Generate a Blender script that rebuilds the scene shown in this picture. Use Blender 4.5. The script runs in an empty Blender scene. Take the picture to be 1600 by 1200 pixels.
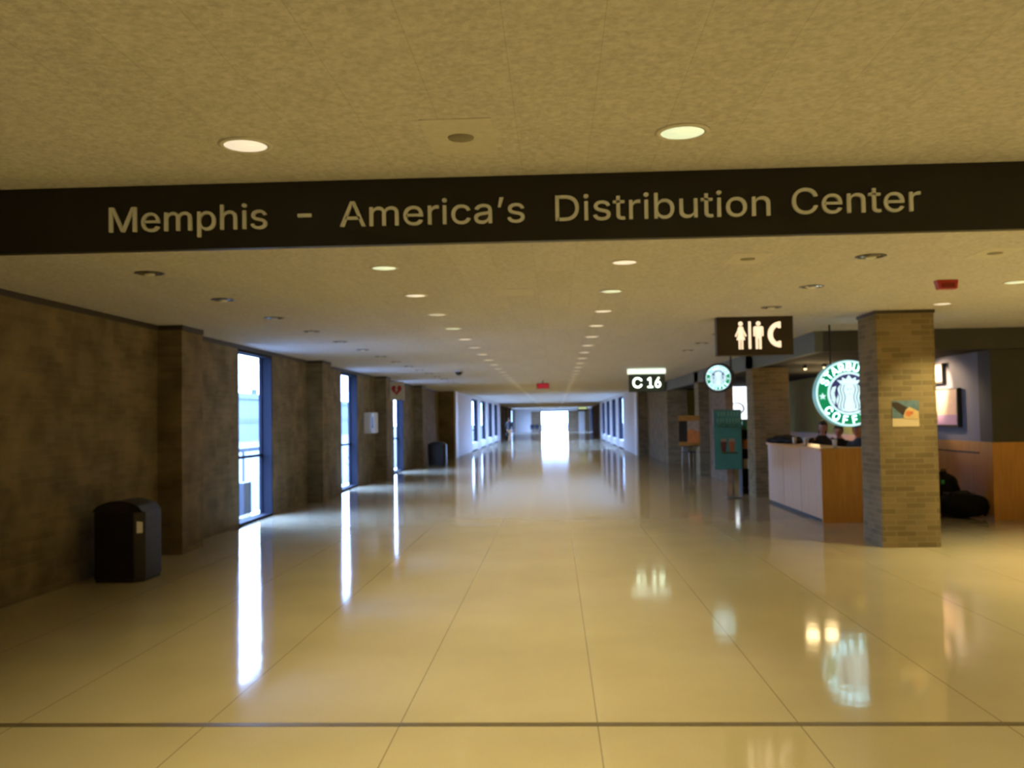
import bpy, bmesh, math, json
from mathutils import Vector, Matrix, Euler

# ------------------------------------------------------------------ camera, world, exposure
SC = bpy.context.scene
COL = SC.collection
PI = math.pi
cam = bpy.data.objects.new('camera', bpy.data.cameras.new('camera'))
COL.objects.link(cam)
SC.camera = cam
cam.data.sensor_fit = 'HORIZONTAL'; cam.data.sensor_width = 36.0
cam.data.lens = 36.0 * 1454.8 / 1600.0
cam.data.clip_start = 0.05; cam.data.clip_end = 500
cam.location = (0, 0, 1.6)
cam.matrix_world = (Matrix.Translation((0, 0, 1.6)) @ Matrix.Rotation(.0456, 4, 'Z')
                    @ Matrix.Rotation(PI / 2 + .0381, 4, 'X') @ Matrix.Rotation(-.0161, 4, 'Z'))
cam.data.dof.use_dof = True
cam.data.dof.focus_distance = 1.6
cam.data.dof.aperture_fstop = 7.5

W = bpy.data.worlds.new('overcast_sky'); SC.world = W; W.use_nodes = True
_bg = W.node_tree.nodes['Background']
_bg.inputs[0].default_value = (.36, .54, 1.0, 1); _bg.inputs[1].default_value = 31.0

LAMP_POWER = 128.0
LAMP_COLOR = (1.0, .835, .39)

SC.view_settings.view_transform = 'Standard'
SC.view_settings.look = 'None'
SC.view_settings.gamma = 1.0
SC.view_settings.use_curve_mapping = False
SC.view_settings.exposure = 0.0
try:
    SC.cycles.max_bounces = 10; SC.cycles.diffuse_bounces = 6; SC.cycles.glossy_bounces = 4
    SC.cycles.transparent_max_bounces = 12
    SC.cycles.sample_clamp_indirect = 4.0
except Exception:
    pass

# ------------------------------------------------------------------ main measures (metres)
CEIL = 2.84
XL, XP = -4.93, -4.62          # left brick wall, face of its pilasters
XC, CW = 3.876, .68            # brick columns on the right: left side, width
Y0, STEP = 11.35, 7.0          # first bay, bay length
YN, YW, YE = 39.35, 72.4, 115.0  # narrow part starts, dark wide part starts, end wall
NL, NR = -4.25, 3.46           # walls of the narrow part
WR = 4.2
YF = 14.0                      # front of the cafe
XD = 6.5                       # cafe side wall

# ------------------------------------------------------------------ helpers
def tag(o, label=None, cat=None, group=None, kind=None):
    if label: o['label'] = label
    if cat: o['category'] = cat
    if group: o['group'] = group
    if kind: o['kind'] = kind
    return o

def empty(name, loc, rz=0, label=None, cat=None, group=None, kind=None):
    o = bpy.data.objects.new(name, None); COL.objects.link(o)
    o.location = loc; o.rotation_euler = (0, 0, rz); o.empty_display_size = .1
    return tag(o, label, cat, group, kind)

class MB:
    def __init__(s):
        s.bm = bmesh.new(); s.M = Matrix()
    def _add(s, verts, faces, smooth=False):
        vs = [s.bm.verts.new(s.M @ Vector(v)) for v in verts]
        for f in faces:
            try:
                fc = s.bm.faces.new([vs[i] for i in f]); fc.smooth = smooth
            except ValueError:
                pass
        return vs
    def box(s, x0, y0, z0, x1, y1, z1):
        v = [(x0, y0, z0), (x1, y0, z0), (x1, y1, z0), (x0, y1, z0), (x0, y0, z1), (x1, y0, z1), (x1, y1, z1), (x0, y1, z1)]
        s._add(v, [(0, 3, 2, 1), (4, 5, 6, 7), (0, 1, 5, 4), (1, 2, 6, 5), (2, 3, 7, 6), (3, 0, 4, 7)])
        return s
    def prism(s, pts, z0, z1, axis='z', taper=1.0):
        """polygon in a plane, extruded along axis; axis y: pts are (x, z)"""
        n = len(pts)
        cx = sum(p[0] for p in pts) / n; cy = sum(p[1] for p in pts) / n
        def P(p, h, k):
            a, b = cx + (p[0] - cx) * k, cy + (p[1] - cy) * k
            return (a, b, h) if axis == 'z' else ((a, h, b) if axis == 'y' else (h, a, b))
        v = [P(p, z0, 1) for p in pts] + [P(p, z1, taper) for p in pts]
        s._add(v, [tuple(range(n - 1, -1, -1)), tuple(range(n, 2 * n))] + [(i, (i + 1) % n, n + (i + 1) % n, n + i) for i in range(n)])
        return s
    def lathe(s, prof, n=24, c=(0, 0, 0), axis='z', smooth=True):
        v = []; f = []
        for r, h in prof:
            for i in range(n):
                a = 2 * PI * i / n
                p = (r * math.cos(a), r * math.sin(a), h)
                if axis == 'y': p = (p[0], p[2], p[1])
                if axis == 'x': p = (p[2], p[0], p[1])
                v.append((p[0] + c[0], p[1] + c[1], p[2] + c[2]))
        for k in range(len(prof) - 1):
            for i in range(n):
                j = (i + 1) % n
                f.append((k * n + i, k * n + j, (k + 1) * n + j, (k + 1) * n + i))
        f.append(tuple(range(n - 1, -1, -1))); m = (len(prof) - 1) * n
        f.append(tuple(range(m, m + n)))
        s._add(v, f, smooth)
        return s
    def tube(s, a, b, r, n=8, r2=None):
        a = Vector(a); b = Vector(b); d = (b - a)
        q = d.to_track_quat('Z', 'Y').to_matrix()
        r2 = r if r2 is None else r2
        v = [a + q @ Vector((r * math.cos(2 * PI * i / n), r * math.sin(2 * PI * i / n), 0)) for i in range(n)]
        v += [b + q @ Vector((r2 * math.cos(2 * PI * i / n), r2 * math.sin(2 * PI * i / n), 0)) for i in range(n)]
        s._add(v, [(i, (i + 1) % n, n + (i + 1) % n, n + i) for i in range(n)] + [tuple(range(n - 1, -1, -1)), tuple(range(n, 2 * n))], True)
        return s
    def path(s, pts, r, n=8):
        for a, b in zip(pts[:-1], pts[1:]): s.tube(a, b, r, n)
        return s
    def ball(s, c, r, n=16, m=10, fn=None):
        rx, ry, rz = (r, r, r) if not isinstance(r, (tuple, list)) else r
        v = []; f = []
        for j in range(m + 1):
            t = PI * j / m
            for i in range(n):
                a = 2 * PI * i / n
                u = (math.sin(t) * math.cos(a), math.sin(t) * math.sin(a), math.cos(t))
                k = fn(*u) if fn else 1
                v.append((c[0] + rx * u[0] * k, c[1] + ry * u[1] * k, c[2] + rz * u[2] * k))
        for j in range(m):
            for i in range(n):
                q = (i + 1) % n
                f.append((j * n + i, (j + 1) * n + i, (j + 1) * n + q, j * n + q))
        s._add(v, f, True)
        return s
    def build(s, name, mat, parent=None, bevel=0, loc=None):
        bmesh.ops.remove_doubles(s.bm, verts=s.bm.verts, dist=1e-6)
        bmesh.ops.recalc_face_normals(s.bm, faces=s.bm.faces)
        me = bpy.data.meshes.new(name); s.bm.to_mesh(me); s.bm.free()
        for m in (mat if isinstance(mat, (list, tuple)) else [mat]): me.materials.append(m)
        o = bpy.data.objects.new(name, me); COL.objects.link(o)
        if parent: o.parent = parent
        if loc: o.location = loc
        if bevel:
            b = o.modifiers.new('bevel', 'BEVEL'); b.width = bevel; b.segments = 2; b.limit_method = 'ANGLE'; b.angle_limit = .7
        return o

def box(name, m, b, parent=None, bevel=0):
    return MB().box(*b).build(name, m, parent, bevel)

def struct(o, label=None):
    o['kind'] = 'structure'
    if label: o['label'] = label
    return o

def copy_tree(o, parent=None):
    c = o.copy(); COL.objects.link(c)
    if parent: c.parent = parent
    for ch in [x for x in bpy.data.objects if x.parent == o]:
        copy_tree(ch, c)
    return c

# ------------------------------------------------------------------ materials
def lin(c):
    c = c / 255.0
    return c / 12.92 if c <= .04045 else ((c + .055) / 1.055) ** 2.4
def srgb(r, g, b): return (lin(r), lin(g), lin(b), 1)

def mat(name, col, rough=.6, metal=0, noise=0, nscale=20, emit=None, estr=0, bump=0, bscale=200, spec=.5, coat=0):
    m = bpy.data.materials.new(name); m.use_nodes = True
    nt = m.node_tree; b = nt.nodes['Principled BSDF']
    col = tuple(col) + ((1,) if len(col) == 3 else ())
    b.inputs['Base Color'].default_value = col
    b.inputs['Roughness'].default_value = rough; b.inputs['Metallic'].default_value = metal
    b.inputs['Specular IOR Level'].default_value = spec
    if coat: b.inputs['Coat Weight'].default_value = coat; b.inputs['Coat Roughness'].default_value = .05
    if noise or bump:
        tc = nt.nodes.new('ShaderNodeNewGeometry')
        if noise:
            n = nt.nodes.new('ShaderNodeTexNoise'); n.inputs['Scale'].default_value = nscale; n.inputs['Detail'].default_value = 6
            nt.links.new(tc.outputs['Position'], n.inputs['Vector'])
            mr = nt.nodes.new('ShaderNodeMapRange'); mr.inputs[1].default_value = .25; mr.inputs[2].default_value = .75
            mr.inputs[3].default_value = 1 - noise; mr.inputs[4].default_value = 1 + noise
            nt.links.new(n.outputs[0], mr.inputs[0])
            mx = nt.nodes.new('ShaderNodeVectorMath'); mx.operation = 'SCALE'; mx.inputs[0].default_value = col[:3]
            nt.links.new(mr.outputs[0], mx.inputs['Scale']); nt.links.new(mx.outputs[0], b.inputs['Base Color'])
        if bump:
            n2 = nt.nodes.new('ShaderNodeTexNoise'); n2.inputs['Scale'].default_value = bscale; n2.inputs['Detail'].default_value = 4
            nt.links.new(tc.outputs['Position'], n2.inputs['Vector'])
            bp = nt.nodes.new('ShaderNodeBump'); bp.inputs['Strength'].default_value = bump; bp.inputs['Distance'].default_value = .01
            nt.links.new(n2.outputs[0], bp.inputs['Height']); nt.links.new(bp.outputs[0], b.inputs['Normal'])
    if emit:
        b.inputs['Emission Color'].default_value = tuple(emit)[:3] + (1,); b.inputs['Emission Strength'].default_value = estr
    return m

def N(nt, t, **kw):
    n = nt.nodes.new(t)
    for k, v in kw.items(): setattr(n, k, v)
    return n
def math_(nt, op, a, b=None, c=None):
    n = N(nt, 'ShaderNodeMath', operation=op)
    for i, x in enumerate((a, b, c)):
        if x is None: continue
        if isinstance(x, (int, float)): n.inputs[i].default_value = x
        else: nt.links.new(x, n.inputs[i])
    return n.outputs[0]

def brick_mat(name, c1, c2, mortar, bw=.30, rh=.066, rough=.85, blot=.35):
    m = bpy.data.materials.new(name); m.use_nodes = True
    nt = m.node_tree; b = nt.nodes['Principled BSDF']; L = nt.links.new
    g = N(nt, 'ShaderNodeNewGeometry'); sx = N(nt, 'ShaderNodeSeparateXYZ'); L(g.outputs['Position'], sx.inputs[0])
    u = math_(nt, 'ADD', sx.outputs[0], sx.outputs[1])
    cb = N(nt, 'ShaderNodeCombineXYZ'); L(u, cb.inputs[0]); L(sx.outputs[2], cb.inputs[1])
    br = N(nt, 'ShaderNodeTexBrick'); L(cb.outputs[0], br.inputs['Vector'])
    br.inputs['Color1'].default_value = c1; br.inputs['Color2'].default_value = c2; br.inputs['Mortar'].default_value = mortar
    br.inputs['Scale'].default_value = 1; br.inputs['Mortar Size'].default_value = .006; br.inputs['Mortar Smooth'].default_value = .3
    br.inputs['Brick Width'].default_value = bw; br.inputs['Row Height'].default_value = rh; br.inputs['Bias'].default_value = -.1
    n = N(nt, 'ShaderNodeTexNoise'); n.inputs['Scale'].default_value = 2.6; n.inputs['Detail'].default_value = 5
    L(g.outputs['Position'], n.inputs['Vector'])
    mr = N(nt, 'ShaderNodeMapRange'); mr.inputs[1].default_value = .3; mr.inputs[2].default_value = .7
    mr.inputs[3].default_value = 1 - blot; mr.inputs[4].default_value = 1 + blot
    L(n.outputs[0], mr.inputs[0])
    sc = N(nt, 'ShaderNodeVectorMath', operation='SCALE'); L(br.outputs['Color'], sc.inputs[0]); L(mr.outputs[0], sc.inputs['Scale'])
    L(sc.outputs[0], b.inputs['Base Color']); b.inputs['Roughness'].default_value = rough; b.inputs['Specular IOR Level'].default_value = .25
    bp = N(nt, 'ShaderNodeBump'); bp.inputs['Strength'].default_value = .6; bp.inputs['Distance'].default_value = .006
    inv = math_(nt, 'SUBTRACT', 1.0, br.outputs['Fac']); L(inv, bp.inputs['Height']); L(bp.outputs[0], b.inputs['Normal'])
    return m

def floor_mat():
    m = bpy.data.materials.new('polished_terrazzo'); m.use_nodes = True
    nt = m.node_tree; b = nt.nodes['Principled BSDF']; L = nt.links.new
    g = N(nt, 'ShaderNodeNewGeometry'); sx = N(nt, 'ShaderNodeSeparateXYZ'); L(g.outputs['Position'], sx.inputs[0])
    f = math_(nt, 'FRACT', math_(nt, 'DIVIDE', math_(nt, 'ADD', sx.outputs[0], .8468 + 104.08 + .5204), 1.0408))
    jl = math_(nt, 'LESS_THAN', math_(nt, 'ABSOLUTE', math_(nt, 'SUBTRACT', f, .5)), .0034)
    n = N(nt, 'ShaderNodeTexNoise'); n.inputs['Scale'].default_value = 150; n.inputs['Detail'].default_value = 3
    L(g.outputs['Position'], n.inputs['Vector'])
    n2 = N(nt, 'ShaderNodeTexNoise'); n2.inputs['Scale'].default_value = .9; n2.inputs['Detail'].default_value = 4
    L(g.outputs['Position'], n2.inputs['Vector'])
    r = N(nt, 'ShaderNodeValToRGB')
    r.color_ramp.elements[0].position = .3; r.color_ramp.elements[0].color = (.45, .38, .245, 1)
    r.color_ramp.elements[1].position = .7; r.color_ramp.elements[1].color = (.57, .49, .325, 1)
    L(math_(nt, 'ADD', math_(nt, 'MULTIPLY', n.outputs[0], .5), math_(nt, 'MULTIPLY', n2.outputs[0], .5)), r.inputs[0])
    mx = N(nt, 'ShaderNodeMix', data_type='RGBA'); L(math_(nt, 'MULTIPLY', jl, .62), mx.inputs[0]); L(r.outputs[0], mx.inputs[6]); mx.inputs[7].default_value = (.13, .11, .07, 1)
    L(mx.outputs[2], b.inputs['Base Color'])
    b.inputs['Roughness'].default_value = .075; b.inputs['IOR'].default_value = 1.5
    n3 = N(nt, 'ShaderNodeTexNoise'); n3.inputs['Scale'].default_value = 3.2; n3.inputs['Detail'].default_value = 2
    L(g.outputs['Position'], n3.inputs['Vector'])
    bp = N(nt, 'ShaderNodeBump'); bp.inputs['Strength'].default_value = .10; bp.inputs['Distance'].default_value = .01
    L(n3.outputs[0], bp.inputs['Height']); L(bp.outputs[0], b.inputs['Normal'])
    return m

def ceil_mat():
    m = bpy.data.materials.new('acoustic_ceiling_tile'); m.use_nodes = True
    nt = m.node_tree; b = nt.nodes['Principled BSDF']; L = nt.links.new
    g = N(nt, 'ShaderNodeNewGeometry'); sx = N(nt, 'ShaderNodeSeparateXYZ'); L(g.outputs['Position'], sx.inputs[0])
    fx = math_(nt, 'FRACT', math_(nt, 'DIVIDE', math_(nt, 'ADD', sx.outputs[0], .56 + 31.8 + .1595), .319))
    a = math_(nt, 'LESS_THAN', math_(nt, 'ABSOLUTE', math_(nt, 'SUBTRACT', fx, .5)), .006)
    fy = math_(nt, 'FRACT', math_(nt, 'DIVIDE', math_(nt, 'ADD', sx.outputs[1], 12.0), 1.276))
    c = math_(nt, 'LESS_THAN', math_(nt, 'ABSOLUTE', math_(nt, 'SUBTRACT', fy, .5)), .0012)
    j = math_(nt, 'MAXIMUM', a, c)
    # one shade per panel
    cb = N(nt, 'ShaderNodeCombineXYZ')
    L(math_(nt, 'FLOOR', math_(nt, 'SUBTRACT', math_(nt, 'DIVIDE', math_(nt, 'ADD', sx.outputs[0], .56 + 31.8 + .1595), .319), .5)), cb.inputs[0])
    L(math_(nt, 'FLOOR', math_(nt, 'SUBTRACT', math_(nt, 'DIVIDE', math_(nt, 'ADD', sx.outputs[1], 12.0), 1.276), .5)), cb.inputs[1])
    wn = N(nt, 'ShaderNodeTexWhiteNoise'); L(cb.outputs[0], wn.inputs['Vector'])
    n = N(nt, 'ShaderNodeTexNoise'); n.inputs['Scale'].default_value = 34; n.inputs['Detail'].default_value = 5
    L(g.outputs['Position'], n.inputs['Vector'])
    v = math_(nt, 'ADD', math_(nt, 'MULTIPLY', math_(nt, 'SUBTRACT', n.outputs[0], .5), .75), math_(nt, 'MULTIPLY', wn.outputs[0], .05))
    v = math_(nt, 'ADD', v, .95)
    v = math_(nt, 'MULTIPLY', v, math_(nt, 'SUBTRACT', 1.0, math_(nt, 'MULTIPLY', j, .16)))
    sc = N(nt, 'ShaderNodeVectorMath', operation='SCALE'); sc.inputs[0].default_value = (.61, .60, .60); L(v, sc.inputs['Scale'])
    L(sc.outputs[0], b.inputs['Base Color']); b.inputs['Roughness'].default_value = .9; b.inputs['Specular IOR Level'].default_value = .15
    bp = N(nt, 'ShaderNodeBump'); bp.inputs['Strength'].default_value = .7; bp.inputs['Distance'].default_value = .01
    L(n.outputs[0], bp.inputs['Height']); L(bp.outputs[0], b.inputs['Normal'])
    return m

def glass_mat():
    m = bpy.data.materials.new('window_glass'); m.use_nodes = True
    nt = m.node_tree; nt.nodes.remove(nt.nodes['Principled BSDF']); L = nt.links.new
    t = N(nt, 'ShaderNodeBsdfTransparent'); t.inputs[0].default_value = (.93, .97, 1, 1)
    gl = N(nt, 'ShaderNodeBsdfGlossy'); gl.inputs['Roughness'].default_value = .01
    fr = N(nt, 'ShaderNodeFresnel'); fr.inputs[0].default_value = 1.35
    mx = N(nt, 'ShaderNodeMixShader'); gg = N(nt, 'ShaderNodeNewGeometry'); L(math_(nt, 'MULTIPLY', fr.outputs[0], math_(nt, 'SUBTRACT', 1.0, gg.outputs['Backfacing'])), mx.inputs[0]); L(t.outputs[0], mx.inputs[1]); L(gl.outputs[0], mx.inputs[2])
    L(mx.outputs[0], nt.nodes['Material Output'].inputs[0])
    return m

def wood_mat(name, c1, c2, rough=.35):
    m = bpy.data.materials.new(name); m.use_nodes = True
    nt = m.node_tree; b = nt.nodes['Principled BSDF']; L = nt.links.new
    g = N(nt, 'ShaderNodeNewGeometry'); mp = N(nt, 'ShaderNodeMapping'); mp.inputs['Scale'].default_value = (9, 9, .8)
    L(g.outputs['Position'], mp.inputs[0])
    n = N(nt, 'ShaderNodeTexNoise'); n.inputs['Scale'].default_value = 2.5; n.inputs['Detail'].default_value = 6; n.inputs['Distortion'].default_value = .4
    L(mp.outputs[0], n.inputs['Vector'])
    r = N(nt, 'ShaderNodeValToRGB'); r.color_ramp.elements[0].position = .3; r.color_ramp.elements[0].color = c1
    r.color_ramp.elements[1].position = .7; r.color_ramp.elements[1].color = c2
    L(n.outputs[0], r.inputs[0]); L(r.outputs[0], b.inputs['Base Color']); b.inputs['Roughness'].default_value = rough
    return m

M = dict(
    floor=floor_mat(), ceil=ceil_mat(), glass=glass_mat(),
    brick=brick_mat('dark_brown_brick', (.215, .165, .090, 1), (.165, .125, .068, 1), (.20, .16, .095, 1), blot=.30),
    colbrick=brick_mat('tan_roman_brick', (.245, .185, .095, 1), (.16, .12, .06, 1), (.26, .205, .115, 1), bw=.235, rh=.0665, blot=.1),
    farbrick=brick_mat('far_brown_brick', (.20, .14, .09, 1), (.15, .105, .065, 1), (.18, .13, .085, 1), blot=.15),
    plaster=mat('white_plaster', (.62, .60, .62), .7, noise=.05, nscale=4),
    trim=mat('dark_trim', (.045, .033, .024), .5, noise=.1),
    black=mat('black_fascia', (.011, .0105, .010), .45, noise=.1, nscale=3),
    letter=mat('brushed_metal_lettering', (.86, .90, .96), .5, .1, noise=.04),
    bluemetal=mat('blue_anodised_metal', (.010, .0125, .024), .75, 0, noise=.05, spec=.15),
    charcoal=mat('charcoal_paint', (.06, .055, .046), .7, noise=.1, nscale=2),
    darkceil=mat('matte_black_ceiling_paint', (.016, .015, .013), .85, noise=.1, nscale=2, spec=.2),
    soffit=mat('grey_green_window_lit_soffit', (.15, .155, .125), .7, noise=.05),  # bulkhead side facing the windows, their light put into its colour
    greywall=mat('blue_grey_paint', (.20, .20, .235), .75, noise=.06, nscale=3),
    yellowwall=mat('mustard_green_paint', (.36, .33, .08), .7, noise=.1, nscale=3),
    wood=wood_mat('orange_maple_wood', (.56, .25, .045, 1), (.68, .32, .07, 1)),
    daylit_wood=wood_mat('daylit_maple_wood', (.50, .27, .12, 1), (.58, .33, .165, 1)),  # counter's long side, wood paled to stand in for window daylight
    bin=mat('black_plastic', (.012, .011, .011), .45, noise=.1),
    white=mat('white_enamel', (.75, .74, .72), .4, noise=.02),
    paper=mat('white_paper', (.8, .78, .74), .6, noise=.02),
    red=mat('red_plastic', (.42, .02, .008), .35, noise=.03),
    redlit=mat('red_lit_panel', (.32, .01, .02), .4, noise=.02, emit=(1, .04, .07), estr=.22),
    steel=mat('dark_steel', (.09, .09, .09), .35, .8, noise=.05),
    chrome=mat('reflector_metal', (.55, .54, .52), .25, .9, noise=.03),
    fabric=mat('black_nylon', (.010, .010, .010), .75, noise=.2, bump=.5, bscale=60, spec=.15),
    tin=mat('matte_black_tin', (.02, .018, .016), .6, noise=.1),
)

# ------------------------------------------------------------------ the shell
def room():
    struct(MB().box(-5.5, -6, -.25, 4.6, 116, 0).box(4.6, -6, -.25, 9.8, 33.3, 0).build('floor', M['floor']))
    struct(MB().box(-5.5, -6, CEIL, 4.4, 116, CEIL + .3).box(4.4, -6, CEIL, 9.8, 33.3, CEIL + .3).build('ceiling', M['ceil']))
    struct(box('trim_1', mat('dark_expansion_joint', (.13, .10, .055), .4, noise=.1), (-4.93, 4.915, -.01, 9.5, 4.975, .0015)))
    # left wall with three tall window openings
    w = MB(); y = -6
    for k in range(3):
        a, b = 14.3 + 7 * k, 16.05 + 7 * k
        w.box(XL - .22, y, 0, XL, a, CEIL); w.box(XL - .22, a, 2.775, XL, b, CEIL); y = b
    w.box(XL - .22, y, 0, XL, YN, CEIL)
    struct(w.build('wall_left', M['brick']))
    w = MB().box(XL - .3, YN, 0, NL, YN + .3, CEIL).box(NR, YN, 0, 4.3, YN + .3, CEIL)
    struct(w.build('wall_corridor_mouth', M['brick']))
    n = 2
    for k in range(4):
        p = Y0 + STEP * k
        o = struct(MB().box(XL, p, 0, XP, p + .68, CEIL - .06).build('trim_%d' % n, M['brick'])); n += 1
        box('cap', M['trim'], (XL, p - .012, CEIL - .06, XP + .012, p + .692, CEIL), o)
    # dark reveal along the top of the left wall
    w = MB(); y = -6
    for k in range(5):
        b = Y0 + STEP * k - .013 if k < 4 else YN
        w.box(XL, y, CEIL - .06, XL + .02, b, CEIL); y = Y0 + STEP * k + .693
    struct(w.build('trim_%d' % n, M['trim'])); n += 1
    # narrow white part with windows on both sides
    for side, X, nm in ((-1, NL, 'wall_narrow_left'), (1, NR, 'wall_narrow_right')):
        w = MB(); y = YN + .3
        xa, xb = (X - .22, X) if side < 0 else (X, X + .22)
        for a, b in NWIN:
            w.box(xa, y, 0, xb, a, CEIL); w.box(xa, a, 2.7, xb, b, CEIL); y = b
        w.box(xa, y, 0, xb, YW, CEIL)
        struct(w.build(nm, M['plaster']))
        struct(box('trim_%d' % n, M['white'], (X - .02, YN - .02, 0, X + .05, YN + 1.0, CEIL) if side < 0 else (X - .05, YN - .02, 0, X + .02, YN + 1.0, CEIL))); n += 1
    # dark wide part
    for side, X, nm in ((-1, XL, 'wall_far_left'), (1, WR, 'wall_far_right')):
        xa, xb = (X - .22, X) if side < 0 else (X, X + .22)
        struct(MB().box(xa, YW, 0, xb, 101.5, CEIL).box(xa, 101.5, 2.7, xb, 111.5, CEIL).box(xa, 111.5, 0, xb, YE, CEIL).box(*((XL - .3, YW - .3, 0, NL - .3, YW, CEIL) if side < 0 else (NR + .3, YW - .3, 0, WR + .3, YW, CEIL))).build(nm, M['farbrick']))
        for k in range(4):
            y = YW + 5 + 7 * k
            struct(box('trim_%d' % n, M['farbrick'] if side < 0 else M['farbrick'], (X, y, 0, X + .3, y + .68, CEIL) if side < 0 else (X - .3, y, 0, X, y + .68, CEIL))); n += 1
    # end wall: white piers, doorway
    struct(MB().box(XL, YE, 0, -4.25, YE + .3, CEIL).box(-4.25, YE, 0, -2.95, YE + .3, CEIL).box(2.9, YE, 0, 3.65, YE + .3, CEIL)
           .box(-2.95, YE, 2.55, 3.65, YE + .3, CEIL).build('wall_end', M['plaster']))
    struct(MB().box(-2.95, YE, 0, -1.74, YE + .3, 2.55).box(1.62, YE, 0, 2.9, YE + .3, 2.55).box(3.65, YE, 0, WR, YE + .3, CEIL).build('wall_end_infill', M['farbrick']))
    d = struct(empty('door_1', (-.06, YE + .1, 0)))
    f = MB().box(-1.68, 0, 0, -1.6, .1, 2.55).box(1.6, 0, 0, 1.68, .1, 2.55).box(-1.6, 0, 2.47, 1.6, .1, 2.55).box(-.03, 0, 0, .03, .1, 2.47)
    f.build('door_frame', M['bluemetal'], d)
    box('glass', M['glass'], (-1.6, .04, .02, 1.6, .05, 2.47), d)
    # rear and right of the camera, cafe walls
    struct(box('wall_back', M['brick'], (XL - .3, -6.3, 0, 9.8, -6, CEIL)))
    struct(box('wall_right', M['brick'], (9.5, -6, 0, 9.8, 14.19, CEIL)))
    struct(MB().box(XD, 14.19, 1.145, 9.8, 14.6, 2.53).build('wall_cafe_front', M['charcoal']))
    struct(MB().box(XD, 14.6, 1.145, XD + .3, 20.2, 2.53).build('wall_cafe_side', M['greywall']))
    struct(MB().box(XD, 20.2, 1.145, XD + .3, 33, 2.53).build('wall_cafe_rear_side', M['yellowwall']))
    struct(MB().box(3.9, 33, 0, XD + .3, 33.3, CEIL).build('wall_cafe_rear', M['yellowwall']))
    struct(MB().box(3.876, 33.1, 0, 4.176, YN, CEIL).build('wall_right_far', M['brick']))
    struct(MB().box(4.12, 22.7, 0, 4.3, 25.1, 2.53).build('wall_cafe_partition', M['farbrick']))
    # wood dado with its ledge
    struct(MB().box(XD - .02, 14.17, 0, 9.5, 14.6, 1.145).box(XD - .02, 14.6, 0, XD + .3, 33, 1.145).build('trim_%d' % n, M['wood'])); n += 1
    struct(MB().box(XD - .035, 14.6, .965, XD - .02, 33, .985).build('trim_%d' % n, M['trim'])); n += 1
    # cafe bulkhead: dark front, corridor flank coloured lighter for window light, dark ceiling behind it
    struct(MB().box(XC + .12, YF, 2.53, 9.5, YF + .12, CEIL).build('trim_%d' % n, M['charcoal'])); n += 1
    struct(MB().box(XC, YF, 2.53, XC + .12, 33, CEIL).build('trim_%d' % n, M['soffit'])); n += 1
    struct(MB().box(XC + .12, YF + .12, 2.53, 9.5, 33, 2.58).build('ceiling_cafe', M['darkceil']))

NWIN = [(47.6, 51.0), (53.4, 56.8), (59.2, 62.8), (65.0, 68.6)]

def window(idx, side, X, a, b, top, sill=0):
    w = struct(empty('window_%d' % idx, (X, (a + b) / 2, 0)))
    h = (b - a) / 2; s = side
    def bx(mb, x0, y0, z0, x1, y1, z1):
        mb.box(min(s * x0, s * x1), y0, z0, max(s * x0, s * x1), y1, z1)
    f = MB()
    bx(f, .0, -h, 0, .22, -h + .035, top); bx(f, .0, h - .035, 0, .22, h, top)
    bx(f, .0, -h + .035, top - .04, .22, h - .035, top); bx(f, .0, -h + .035, 0, .22, h - .035, .045)
    bx(f, .17, -h + .035, .045, .219, -h + .06, top - .04); bx(f, .17, h - .06, .045, .219, h - .035, top - .04)
    f.build('window_frame', M['bluemetal'], w)
    g = MB(); bx(g, .205, -h + .06, .045, .209, h - .06, top - .04); g.build('glass', M['glass'], w)
    t = MB(); bx(t, .17, -h + .06, 1.03, .219, h - .06, 1.075); t.build('transom', M['bluemetal'], w)
    if sill:
        r = MB(); bx(r, .0, -h + .035, .045, .16, h - .035, .42); r.build('window_sill', M['white'], w)

def windows():
    n = 1
    for k in range(3):
        window(n, -1, XL, 14.3 + 7 * k, 16.05 + 7 * k, 2.775); n += 1
    for side, X in ((-1, NL), (1, NR)):
        for a, b in NWIN:
            window(n, side, X, a, b, 2.7, 1); n += 1
    window(n, -1, XL, 101.5, 111.5, 2.7); window(n + 1, 1, WR, 101.5, 111.5, 2.7)

room(); windows()

def columns():
    names = ['tan brick column in front of the cafe with a small poster on it',
             'brick column at the far end of the coffee counter',
             'brick column between the green poster stand and the orange easel sign',
             'brick column just behind the easel sign where the long side wall begins']
    for k in range(4):
        p = Y0 + STEP * k
        o = MB().box(0, 0, 0, CW, CW, CEIL - .04).build('brick_column', M['colbrick'], loc=(XC, p, 0))
        tag(o, names[k], 'column', 'brick columns along the right side')
        box('column_cap', M['trim'], (-.012, -.012, CEIL - .04, CW + .012, CW + .012, CEIL), o)
columns()

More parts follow.
